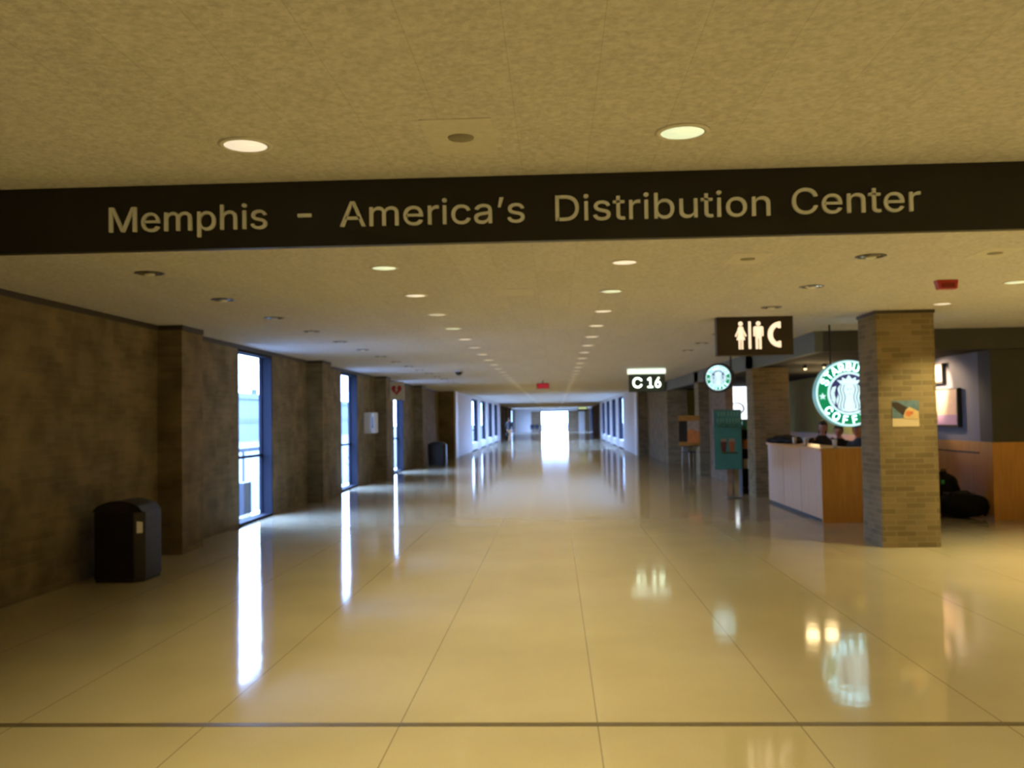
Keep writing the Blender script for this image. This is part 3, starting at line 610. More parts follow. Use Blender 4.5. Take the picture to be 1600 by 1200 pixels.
def coffee_sign(name, loc, R, rz, label, rod):
    e = empty(name, loc, rz, label, 'sign', 'round coffee signs')
    lg = mat('lit_green', (.02, .25, .10), .4, emit=(.0, .22, .085), estr=1.0)
    lw = mat('lit_cool_white', (.8, .9, .95), .4, emit=(.62, .93, 1), estr=1.15)
    dk = mat('lit_navy', (.03, .03, .08), .4, emit=(.05, .05, .17), estr=.8)
    rim = mat('teal_rim' if rod == 'big' else 'dark_rim', (.20, .42, .42) if rod == 'big' else (.03, .035, .04), .4, emit=(.25, .6, .62), estr=.38 if rod == 'big' else .0)
    S = R
    MB().lathe([(S, .0), (S, .14)] if rod == 'big' else [(S * .98, .0), (S * 1.16, .02), (S * 1.16, .15)], 64, axis='y', smooth=False).build('rim', rim, e)
    def disc(nm, r, y, m, r0=0):
        mb = MB()
        if r0:
            n = 64; v = []; f = []
            for i in range(n):
                a = 2 * PI * i / n
                for q, yy in ((r, 0), (r0, 0), (r0, .003), (r, .003)): v.append((q * math.cos(a), y + yy - .003, q * math.sin(a)))
            for i in range(n):
                j = (i + 1) % n
                for a_, b_ in ((0, 1), (1, 2), (2, 3), (3, 0)): f.append((4 * i + a_, 4 * i + b_, 4 * j + b_, 4 * j + a_))
            mb._add(v, f)
        else: mb.lathe([(r, y), (r, y - .003)], 64, axis='y', smooth=False)
        return mb.build(nm, m, e)
    disc('green_ring', S * .955, -.001, lg)
    disc('outer_white_ring', S * .975, -.004, lw, S * .925)
    disc('centre_disc', S * .60, -.004, dk)
    disc('inner_white_ring', S * .64, -.007, lw, S * .575)
    # siren emblem, simplified: crown, face, wavy hair, two tails
    yy = -.006
    body = [(-.22, .30), (-.35, .14), (-.33, -.05), (-.39, -.22), (-.35, -.42), (-.20, -.52), (0, -.56), (.20, -.52), (.35, -.42), (.39, -.22), (.33, -.05), (.35, .14), (.22, .30)]
    crown = [(-.22, .26), (-.36, .40), (-.20, .38), (-.20, .48), (-.09, .42), (0, .55), (.09, .42), (.20, .48), (.20, .38), (.36, .40), (.22, .26)]
    em = MB()
    em.prism([(x * S, z * S) for x, z in body], yy, yy - .003, 'y')
    em.prism([(x * S, z * S) for x, z in crown], yy, yy - .004, 'y')
    for s in (-1, 1):
        em.prism([(s * x * S, z * S) for x, z in [(.38, .22), (.50, .18), (.55, .02), (.52, -.20), (.44, -.34), (.40, -.16), (.44, .0)]], yy, yy - .003, 'y')
    nf = len(em.bm.faces)
    ln = em; t = .010 * S
    def ribbon(pts, w):
        l = [(x - w, z) for x, z in pts]; r_ = [(x + w, z) for x, z in pts]
        for i in range(len(pts) - 1): ln.prism([l[i], l[i + 1], r_[i + 1], r_[i]], -.0115, -.0095, 'y')
    for s in (-1, 1):
        for k in range(3):
            x0 = .13 + .085 * k
            ribbon([(s * (x0 + .035 * math.sin(q * .62) + .03 * math.sin(q * .2)) * S, (.27 - q * .0525) * S) for q in range(15)], .0125 * S)
        for k in range(5):
            z = .12 - .09 * k
            ln.box(min(s * .44, s * .53) * S, -.0115, z * S, max(s * .44, s * .53) * S, -.0095, (z + .012) * S)
    ln.prism([(x, z) for x, z in circle(-.05 * S, .12 * S, .018 * S, 10)], -.0115, -.0095, 'y').prism(circle(.05 * S, .12 * S, .018 * S, 10), -.0115, -.0095, 'y')
    ln.box(-.04 * S, -.0115, -.02 * S, .04 * S, -.0095, -.005 * S)
    ln.bm.faces.ensure_lookup_table()
    for fc in ln.bm.faces[nf:]: fc.material_index = 1
    ln.build('emblem', [lw, dk], e)
    def arc(txt, a0, a1, r, top):
        n = len(txt)
        for i, ch in enumerate(txt):
            a = a0 + (a1 - a0) * i / (n - 1)
            sz = .225 * S / .509
            w = GLYPHS[ch][0] / 1000
            rot = (a - PI / 2) if top else (a + PI / 2)
            mt = (Matrix.Translation((r * math.cos(a), -.008, r * math.sin(a))) @ Matrix.Rotation(-rot, 4, 'Y')
                  @ Matrix.Diagonal((sz * .95, 1, sz, 1)) @ Matrix.Translation((-w / 2, 0, -.2545)))
            place_glyph(ch, mt, lw, e, offset=.03, depth=.003)
    arc('STARBUCKS', math.radians(154), math.radians(26), .79 * S, True)
    arc('COFFEE', math.radians(219), math.radians(321), .79 * S, False)
    for s in (-1, 1):
        c = (s * .785 * S * math.cos(math.radians(6)), -.785 * S * math.sin(math.radians(6)))
        pts = [(c[0] + (.11 if i % 2 == 0 else .045) * S * math.sin(PI * i / 5), c[1] + (.11 if i % 2 == 0 else .045) * S * math.cos(PI * i / 5)) for i in range(10)]
        MB().prism(pts, -.0045, -.010, 'y').build('star', lw, e)
    top = CEIL - loc[2]
    if rod == 'big':
        for s in (-1, 1): MB().tube((s * R * .48, .07, top), (s * R * .48, .07, R * .86), .012).build('hanging_rod', M['bin'], e)
    else:
        MB().path([(R * .9, .10, top), (R * .9, .10, -.01)], .018).build('hanging_rod', M['bin'], e)
    return e
coffee_sign('coffee_sign', (4.045, 13.0, 1.885), .462, 0, 'large round lit green and white coffee sign partly behind the brick column', 'big')
coffee_sign('coffee_sign', (3.14, 18.0, 2.335), .245, math.radians(-24), 'small round coffee sign in a dark rim hanging beyond the restroom sign', 'small')

# ------------------------------------------------------------------ wall mounted things, bins
def aed():
    e = empty('defibrillator_cabinet', (XL, 24.05, 1.31), label='white wall cabinet mounted beside the third left pilaster', cat='cabinet')
    box('cabinet_body', M['white'], (.0, -.2, 0, .28, .2, .53), e, bevel=.01)
    box('cabinet_door', M['paper'], (.28, -.18, .02, .295, .18, .51), e)
    box('side_panel', M['paper'], (.02, -.208, .03, .17, -.2, .50), e)
    box('side_window', mat('dark_glass', (.05, .06, .09), .2), (.20, -.208, .12, .25, -.2, .42), e)
    MB().tube((.10, -.02, .53), (.10, -.02, CEIL - 1.36), .008).build('conduit', mat('yellow_green_conduit', (.28, .27, .09), .5), e)
    e = empty('heart_sign', (XL, 27.0, 2.22), label='white sign with a red heart sticking out from the left wall', cat='sign')
    box('sign_plate', M['white'], (.10, -.02, 0, .54, .02, .53), e)
    box('bracket', M['white'], (0, -.01, .2, .10, .01, .34), e)
    pts = []
    for i in range(40):
        t = 2 * PI * i / 40
        pts.append((.32 + .0105 * 16 * math.sin(t) ** 3 * .9, .30 + .0105 * (13 * math.cos(t) - 5 * math.cos(2 * t) - 2 * math.cos(3 * t) - math.cos(4 * t))))
    MB().prism(pts, -.026, -.0202, 'y').build('heart', mat('heart_red', (.50, .03, .03), .5), e)
    MB().prism([(.335, .40), (.27, .30), (.31, .30), (.285, .19), (.37, .32), (.325, .32), (.365, .40)], -.030, -.0262, 'y').build('lightning_bolt', M['paper'], e)
aed()

def trash_bin(loc, w, d, h, label, sticker=True):
    e = empty('trash_bin', loc, 0, label, 'trash bin', 'black trash bins')
    c = .085; pts = [(0, c), (c * .5, 0), (w - c, 0), (w, c), (w, d - c * .3), (w - c * .3, d), (0, d)]
    MB().prism(pts, 0.03, h * .86).build('bin_body', M['bin'], e, bevel=.012)
    MB().prism([(x * .96 + .02 * w, y * .96 + .02 * d) for x, y in pts], 0, .03).build('plinth', M['tin'], e)
    # arched lid
    mb = MB(); n = 10; k = []
    for i in range(n + 1):
        t = i / n; k.append((t * w, h * .86 + (h * .14) * (math.sin(PI * t) ** .55 if 0 < t < 1 else 0)))
    mb.prism([(0, h * .86)] + k[1:-1] + [(w, h * .86)], .02, d - .02, 'y')
    mb.build('lid', M['bin'], e, bevel=.01)
    box('flap', M['tin'], (w * .25, .008, h * .87, w * .75, .02, h * .95), e)
    if sticker:
        mb = MB(); a = Vector((w - c, 0, 0)); b = Vector((w, c, 0)); dr = (b - a).normalized(); nn = Vector((dr.y, -dr.x, 0))
        p = a + dr * .03 + nn * .001; q = a + dr * .09 + nn * .001
        v = [p + Vector((0, 0, .50)), q + Vector((0, 0, .50)), q + Vector((0, 0, .61)), p + Vector((0, 0, .62))]
        v += [x + nn * .002 for x in v]
        mb._add(v, [(0, 1, 2, 3), (4, 5, 6, 7), (0, 1, 5, 4), (1, 2, 6, 5), (2, 3, 7, 6), (3, 0, 4, 7)])
        mb.build('sticker', M['paper'], e)
trash_bin((-4.77, 9.36, 0), .54, .50, .83, 'large black trash bin against the brick wall at the left')
trash_bin((-4.56, 32.9 + .2, 0), .64, .5, .86, 'black trash bin far down the left side before the white corridor', False)

def column_poster():
    e = empty('column_poster', (4.03, Y0, 1.44), label='small square colour poster taped to the front of the brick column', cat='poster')
    x0, x1, z1 = .0, .315, .31
    box('sheet', mat('cream_poster_paper', (.62, .50, .33), .6, noise=.04), (x0, -.006, 0, x1, -.001, z1), e)
    MB().prism([(.0, .10), (x1, .10), (x1, z1), (0, z1)], -.0075, -.006, 'y').build('picture', mat('poster_blue', (.10, .17, .22), .6, noise=.3, nscale=18), e)
    MB().prism([(0, z1 - .02), (.06, z1 - .015), (.19, .22), (.13, .13), (0, .25)], -.009, -.0075, 'y').build('dark_stripe', mat('poster_dark', (.03, .018, .012), .6), e)
    MB().prism([(.13, .13), (.16, .20), (.20, .235), (.31, .18), (.31, .09), (.14, .09)], -.0105, -.009, 'y').build('bright_shape', mat('poster_sand', (.60, .42, .20), .6, noise=.1), e)
    MB().prism(circle(.19, .155, .035, 14), -.012, -.0105, 'y').prism(circle(.23, .165, .02, 12), -.012, -.0105, 'y').build('orange_spot', mat('poster_orange', (.62, .20, .07), .6), e)
column_poster()

# ------------------------------------------------------------------ coffee counter and what is on it
def counter():
    e = empty('coffee_counter', (3.93, 14.03, 0), label='wooden coffee counter with a daylight-pale long side and an orange end', cat='counter')
    box('front_panel', M['daylit_wood'], (0, .02, .05, .04, 3.45, 1.06), e)
    box('end_panel', M['wood'], (0.0, 0, .0, 1.25, .02, 1.06), e)
    for k in (1, 2):
        box('panel_seam', M['trim'], (-.002, .02 + 1.15 * k, .05, .0, .025 + 1.15 * k, 1.06), e)
    box('kick_plate', M['tin'], (.02, .02, 0, .05, 3.45, .05), e)
    MB().box(-.03, -.03, 1.06, .50, 3.47, 1.10).box(.50, -.03, 1.06, 1.27, .45, 1.10).build('counter_top', M['wood'], e, bevel=.005)
    box('back_panel', M['wood'], (.44, .45, 0, .46, 3.45, 1.06), e)
    box('rear_end_panel', M['wood'], (.46, .42, 0, 1.25, .44, 1.06), e)
counter()

CUPW = mat('white_paper_cup', (.72, .66, .58), .5, noise=.03)
def cup(loc, label, r=.036, h=.105):
    e = empty('paper_cup', loc, 0, label, 'cup', 'paper cups on the coffee counter')
    MB().lathe([(r * .75, 0), (r, h)], 18).build('cup_body', CUPW, e)
    MB().lathe([(r * 1.08, h), (r * 1.08, h + .008), (r * .9, h + .016)], 18).build('lid', M['white'], e)
cup((4.08, 16.15, 1.10), 'white paper cup on the counter, farther of the two set close together')
cup((4.08, 15.45, 1.10), 'white paper cup on the counter, nearer of the two set close together')
cup((4.20, 14.26, 1.10), 'white paper cup at the near corner of the counter under the big coffee sign')

def jacket():
    def fn(x, y, z): return 1 + .10 * math.sin(7 * x + 2) * math.cos(5 * y) + .07 * math.sin(11 * y + 3 * z)
    mb = MB(); mb.ball((0, 0, .055), (.24, .48, .085), 28, 14, fn); mb.ball((-.13, .36, .03), (.15, .26, .06), 20, 10, fn)
    mb.ball((.02, -.40, .03), (.15, .22, .05), 20, 10, fn)
    for v in mb.bm.verts:
        if v.co.z < .0: v.co.z = .0
    o = mb.build('folded_jacket', M['fabric'], loc=(4.16, 16.98, 1.1005)); tag(o, 'black jacket lying on the far end of the coffee counter', 'jacket')
jacket()

def bags():
    def fn(x, y, z): return 1 + .09 * math.sin(6 * x + 4 * z) * math.cos(5 * y + 1) + .05 * math.sin(13 * z + 9 * x)
    e = empty('backpack', (6.06, 14.93, 0), math.radians(20), 'upright black backpack in the pile of bags by the wood wall', 'backpack')
    mb = MB(); mb.ball((0, 0, .33), (.25, .19, .34), 26, 18, fn)
    for v in mb.bm.verts: v.co.z = max(v.co.z, 0)
    mb.build('bag_body', M['fabric'], e)
    mb = MB(); mb.ball((0, -.15, .22), (.18, .10, .16), 20, 12, fn); mb.build('front_pocket', M['fabric'], e)
    MB().path([(-.05, 0, .66), (-.03, 0, .71), (.03, 0, .71), (.05, 0, .66)], .012).build('grab_handle', M['bin'], e)
    box('green_tag', mat('bright_green_tag', (.05, .45, .12), .5), (-.19, -.185, .50, -.15, -.165, .56), e)
    e = empty('duffel_bag', (6.12, 14.46, 0), math.radians(-4), 'low black duffel bag lying in front of the backpack by the wood wall', 'bag')
    mb = MB(); mb.ball((0, 0, .19), (.37, .20, .20), 28, 16, fn)
    for v in mb.bm.verts: v.co.z = max(v.co.z, 0)
    mb.build('bag_body', M['fabric'], e)
    MB().path([(-.15, -.10, .34), (-.10, -.13, .41), (.05, -.12, .42), (.13, -.09, .35)], .013).build('strap', M['bin'], e)
    MB().box(-.25, -.01, .373, .22, .01, .388).build('zip', M['steel'], e)
    for s in (-1, 1):
        MB().ball((s * .33, 0, .17), (.05, .14, .14), 16, 10, fn).build('end_pocket', M['fabric'], e)
bags()

# ------------------------------------------------------------------ poster stands
def green_stand():
    e = empty('poster_stand', (3.455, 18.43, 0), label='tall green poster with two cups on a single pole stand', cat='poster stand')
    g = mat('teal_green_poster', (.035, .19, .165), .55, noise=.12, nscale=6)
    MB().lathe([(.17, 0), (.17, .012), (.03, .03)], 28).build('base', M['steel'], e)
    MB().tube((0, 0, .02), (0, 0, .60), .012).build('pole', M['steel'], e)
    MB().box(-.355, -.012, .555, .185, .012, 1.725).build('frame', M['steel'], e)
    MB().box(-.345, -.016, .565, .175, -.0125, 1.715).build('poster', g, e)
    tx = mat('faded_poster_lettering', (.16, .34, .26), .6)
    word('TEATIME', -.29, .09, 1.36, .10, tx, e, y=-.018, offset=.004, depth=.001)
    mb = MB()
    for row, (z, xs) in enumerate([(1.60, [-.27, -.21, -.16, -.08, -.02, .04, .10]), (1.47, [-.29, -.23, -.18, -.11, -.05, .01, .07, .12])]):
        for x in xs: mb.box(x, -.019, z, x + .022, -.0165, z + .085)
    mb.build('upper_lettering', tx, e)
    for x, c, nm in ((-.17, (.09, .02, .012), 'dark_cup'), (-.01, (.30, .08, .02), 'orange_cup')):
        MB().prism([(x - .045, .90), (x + .045, .90), (x + .06, 1.10), (x - .06, 1.10)], -.019, -.0165, 'y').build(nm, mat(nm + '_ink', c, .6, noise=.2), e)
        MB().prism([(x - .062, 1.10), (x + .062, 1.10), (x + .045, 1.16), (x - .045, 1.16)], -.0195, -.0165, 'y').build('steam_lid', mat('pale_ink', (.28, .21, .15), .6), e)
    MB().prism([(-.22, .86), (.12, .86), (.08, .90), (-.20, .90)], -.018, -.0165, 'y').build('saucer', mat('dark_green_ink', (.03, .07, .03), .6), e)
green_stand()

def easel():
    e = empty('easel_sign', (3.42, 24.05, 0), label='orange and black picture board on a thin metal easel', cat='easel sign')
    for a, b in (((-.12, 0, .0), (-.08, .03, 1.35)), ((.13, 0, 0), (.09, .03, 1.35)), ((.0, .42, 0), (.0, .05, 1.35))):
        MB().tube(a, b, .011).build('leg', M['steel'], e)
    box('ledge', M['steel'], (-.28, -.045, .84, .28, .0, .855), e)
    o = empty('picture', (0, -.02, .855)); o.parent = e
    box('board', mat('amber_board', (.40, .18, .025), .5, noise=.15), (-.27, -.02, 0, .27, .0, .77), e).location = (0, -.015, .856)
    bpy.data.objects.remove(o)
    MB().prism([(-.265, .96), (-.05, .96), (-.05, 1.49), (-.265, 1.49)], -.040, -.0355, 'y').build('dark_area', mat('board_black', (.015, .014, .012), .5), e)
    MB().prism([(-.05, .93), (.26, .93), (.26, 1.20), (.06, 1.28), (-.05, 1.24)], -.040, -.0355, 'y').build('orange_area', mat('board_orange', (.60, .20, .05), .5, noise=.2, nscale=12), e)
    MB().prism([(-.05, 1.24), (.06, 1.28), (.26, 1.20), (.26, 1.49), (-.05, 1.49)], -.040, -.0355, 'y').build('pale_area', mat('board_pale', (.42, .31, .22), .5, noise=.2, nscale=12), e)
easel()

def menu_box():
    e = empty('menu_light_box', (5.42, 30.0, 1.46), label='bright white light box with a curled swirl beside the small coffee sign', cat='light box')
    box('box_frame', mat('violet_grey_metal', (.12, .11, .20), .5), (0, 0, 0, .86, .10, 1.18), e)
    box('light_panel', mat('white_lit_panel', (.9, .9, .95), .4, emit=(.86, .93, 1), estr=1.7), (.03, -.006, .03, .83, -.0005, 1.15), e)
    mb = MB(); pts = []; n = 22
    def sp(t): r = .30 * (1 - .72 * t); a = PI * (1.0 - 2.1 * t); return (.42 + r * math.cos(a) * 1.0, .34 + r * math.sin(a) * .9)
    for i in range(n + 1): pts.append(sp(i / n))
    for i in range(n, -1, -1):
        t = i / n; x, z = sp(t); w = .014 + .075 * math.sin(PI * t) ; d = ((x - .42), (z - .34)); l = math.hypot(*d) + 1e-6
        pts.append((x - d[0] / l * w * .6, z - d[1] / l * w * .6))
    mb.prism(pts, -.012, -.0065, 'y')
    mb.build('swirl', mat('slate_ink', (.03, .04, .08), .6), e)
menu_box()

def merch():
    e = empty('display_shelf', (3.80, 19.30, 0), label='dark display shelf of coloured packets between the green poster and second column', cat='shelf')
    for x in (0, .33): box('side_panel', M['tin'], (x, 0, 0, x + .02, .35, 1.42), e)
    box('back_panel', M['tin'], (.02, .33, 0, .33, .35, 1.42), e)
    for z in (.10, .50, .90, 1.30): box('shelf_board', M['tin'], (.02, .0, z, .33, .33, z + .02), e)
    cols = [('orange', (.5, .16, .03)), ('yellow', (.55, .42, .06)), ('cream', (.6, .5, .36)), ('red', (.35, .03, .02)), ('green', (.05, .22, .09)), ('brown', (.14, .07, .03))]
    k = 0
    for z, xs in ((.92, (.04, .18)), (.52, (.04, .18)), (1.32, (.04, .18))):
        for x in xs:
            nm, c = cols[k]
            lev = {.92: 'third', .52: 'second', 1.32: 'top'}[z]
            o = MB().prism([(x, .04), (x + .11, .04), (x + .11, .14), (x, .14)], z + .0005, z + .19, taper=.85).build('coffee_packet', mat(nm + '_bag', c, .4, noise=.1), bevel=.006, loc=(3.80, 19.30, 0))
            tag(o, '%s packet of coffee on the %s board of the dark display shelf' % (nm, lev), 'packet', 'coffee packets on the display shelf'); k += 1
merch()

# cafe side: pictures, spotlights, rear poster, chair, bin
def cafe_art():
    for y0, y1, z0, z1, lab, cs in ((15.2, 16.4, 1.36, 1.99, 'large warm-toned picture on the grey cafe wall behind the column', 0), (15.75, 16.6, 2.08, 2.42, 'small bright picture above the large one on the grey cafe wall', 1)):
        e = empty('framed_picture', (XD, (y0 + y1) / 2, z0), 0, lab, 'picture', 'pictures on the cafe wall')
        h = (y1 - y0) / 2
        MB().box(-.07, -h, 0, -.001, h, z1 - z0).build('frame', M['tin'], e)
        box('canvas', mat('peach_canvas', (.78, .55, .38), .6, noise=.15, nscale=6), (-.076, -h + .03, .04, -.0705, h - .03, z1 - z0 - .02), e)
        if cs == 0:
            box('violet_band', mat('violet_ink', (.52, .34, .50), .6), (-.078, -h + .03, .04, -.0762, h - .03, .20), e)
            MB().box(-.08, h - .30, .06, -.0782, h - .27, .26).box(-.08, h - .42, .06, -.0782, h - .39, .26).build('dark_lines', M['tin'], e)
    for y, lab, p in ((15.75, 'small black ceiling spotlight aimed at the pictures in the cafe', 26), (16.6, 'black ceiling spotlight farther back aimed at the pictures in the cafe', 22)):
        e = empty('spotlight', (5.75, y, 2.53), 0, lab, 'spotlight', 'cafe spotlights')
        MB().tube((0, 0, 0), (0, 0, -.06), .012).tube((-.04, 0, -.03), (.05, 0, -.11), .035).build('lamp_head', M['bin'], e)
        l = bpy.data.lights.new('spotlight_beam', 'SPOT'); l.energy = p * 6.5; l.color = (1, .70, .45); l.spot_size = math.radians(62); l.spot_blend = .6; l.shadow_soft_size = .03
        s = bpy.data.objects.new('spotlight_beam', l); COL.objects.link(s); s.parent = e; s.location = (.07, 0, -.125)
        s.rotation_euler = (Vector((XD, 15.9, 2.0)) - Vector((5.82, y, 2.4))).to_track_quat('-Z', 'Y').to_euler()
    # small pendant lamps deep inside the cafe
    labs = ['tiny lit pendant lamp over the counter end in the dark cafe', 'tiny lit pendant lamp left of the large round coffee sign', 'tiny lit pendant lamp highest in the dark cafe']
    for (x, y, z), lab in zip([(5.72, 20.5, 2.06), (4.95, 17.3, 2.47), (4.55, 17.1, 2.44)], labs):
        e = empty('pendant_lamp', (x, y, z), 0, lab, 'lamp', 'pendant lamps in the cafe')
        MB().tube((0, 0, .06), (0, 0, 2.53 - z), .004).build('cord', M['bin'], e)
        MB().lathe([(.05, .0), (.03, .06)], 16).build('lamp_shade', M['bin'], e)
        MB().ball((0, 0, 0), .028, 12, 8).build('bulb', mat('warm_bulb', (1, .9, .7), .4, emit=(1, .82, .5), estr=1.2), e)
        l = bpy.data.lights.new('pendant_light', 'POINT'); l.energy = 6 if y < 19 else 50; l.color = (1, .72, .35); l.shadow_soft_size = .12
        s = bpy.data.objects.new('pendant_light', l); COL.objects.link(s); s.parent = e; s.location = (0, 0, -.08)
    o = MB().box(-.15, -.01, 0, .15, 0, .42).build('wall_notice', mat('blue_white_notice', (.45, .50, .55), .6, noise=.5, nscale=5), loc=(4.32, 33, 1.62)); tag(o, 'small blue and white notice on the yellow wall behind the easel sign', 'notice')
    e = empty('chair', (4.35, 30.2, 0), .4, 'white legged chair behind the orange easel sign', 'chair')
    for x in (-.2, .2):
        for y in (-.2, .2): MB().tube((x * 1.1, y * 1.1, 0), (x, y, .45 if y < 0 else .85), .014).build('leg', M['white'], e)
    box('seat', M['tin'], (-.23, -.23, .45, .23, .21, .48), e, bevel=.01)
    box('backrest', M['tin'], (-.21, .17, .62, .21, .20, .86), e, bevel=.01)
    e = empty('waste_bin', (4.30, 27.4, 0), 0, 'narrow dark bin standing behind the orange easel sign', 'bin')
    MB().lathe([(.15, 0), (.17, .62)], 20).build('bin_body', M['bin'], e); MB().lathe([(.175, .62), (.175, .66), (.08, .70)], 20).build('lid', M['tin'], e)
cafe_art()

# ------------------------------------------------------------------ people
SKIN = mat('skin', (.50, .23, .14), .55, noise=.05, nscale=60)
def skin_chain(edges_pts, radii, levels=2):
    """edges_pts: dict name->(co), edges list"""
    pts, edges = edges_pts
    keys = list(pts); me = bpy.data.meshes.new('body')
    me.from_pydata([pts[k] for k in keys], [(keys.index(a), keys.index(b)) for a, b in edges], [])
    o = bpy.data.objects.new('body', me); COL.objects.link(o)
    sk = o.modifiers.new('skin', 'SKIN'); sk.use_smooth_shade = True
    if not me.skin_vertices: bpy.context.view_layer.update()
    lay = me.skin_vertices[0].data
    for i, k in enumerate(keys):
        r = radii[k]; lay[i].radius = r if isinstance(r, tuple) else (r, r); lay[i].use_root = (i == 0)
    ss = o.modifiers.new('sub', 'SUBSURF'); ss.levels = levels; ss.render_levels = levels
    bpy.context.view_layer.update()
    r = bpy.data.meshes.new_from_object(o.evaluated_get(bpy.context.evaluated_depsgraph_get()))
    bpy.data.objects.remove(o)
    return r

def ensure_skin_layer(): pass

def join_remesh(name, meshes, mtl, parent, voxel=.011):
    bm = bmesh.new()
    for m in meshes: bm.from_mesh(m)
    me = bpy.data.meshes.new(name); bm.to_mesh(me); bm.free()
    o = bpy.data.objects.new(name, me); COL.objects.link(o)
    r = o.modifiers.new('r', 'REMESH'); r.mode = 'VOXEL'; r.voxel_size = voxel; r.use_smooth_shade = True
    bpy.context.view_layer.update()
    nm = bpy.data.meshes.new_from_object(o.evaluated_get(bpy.context.evaluated_depsgraph_get()))
    bpy.data.objects.remove(o)
    nm.materials.clear(); nm.materials.append(mtl)
    for p in nm.polygons: p.use_smooth = True
    q = bpy.data.objects.new(name, nm); COL.objects.link(q); q.parent = parent
    return q

def head_mesh(H):
    mb = MB(); mb.M = H
    def fn(x, y, z):
        k = 1.0
        if z < -.2: k *= 1 - .22 * (-z - .2)          # jaw narrows
        k *= 1 + .05 * max(0, y) * max(0, z + .2)     # back of the skull
        return k
    mb.ball((0, 0, 0), (.074, .096, .118), 28, 20, fn)
    mb.ball((0, -.098, -.012), (.013, .020, .026), 12, 8)   # nose
    mb.ball((0, -.088, .010), (.009, .014, .022), 10, 8)
    mb.ball((0, -.074, -.088), (.030, .024, .022), 12, 8)   # chin
    mb.ball((0, -.086, -.052), (.024, .012, .010), 12, 8)   # lips
    mb.ball((0, -.078, .032), (.05, .02, .010), 12, 8)      # brow
    for s in (-1, 1): mb.ball((s * .076, .008, -.008), (.010, .022, .032), 12, 8)
    me = bpy.data.meshes.new('head'); mb.bm.to_mesh(me); mb.bm.free()
    return me

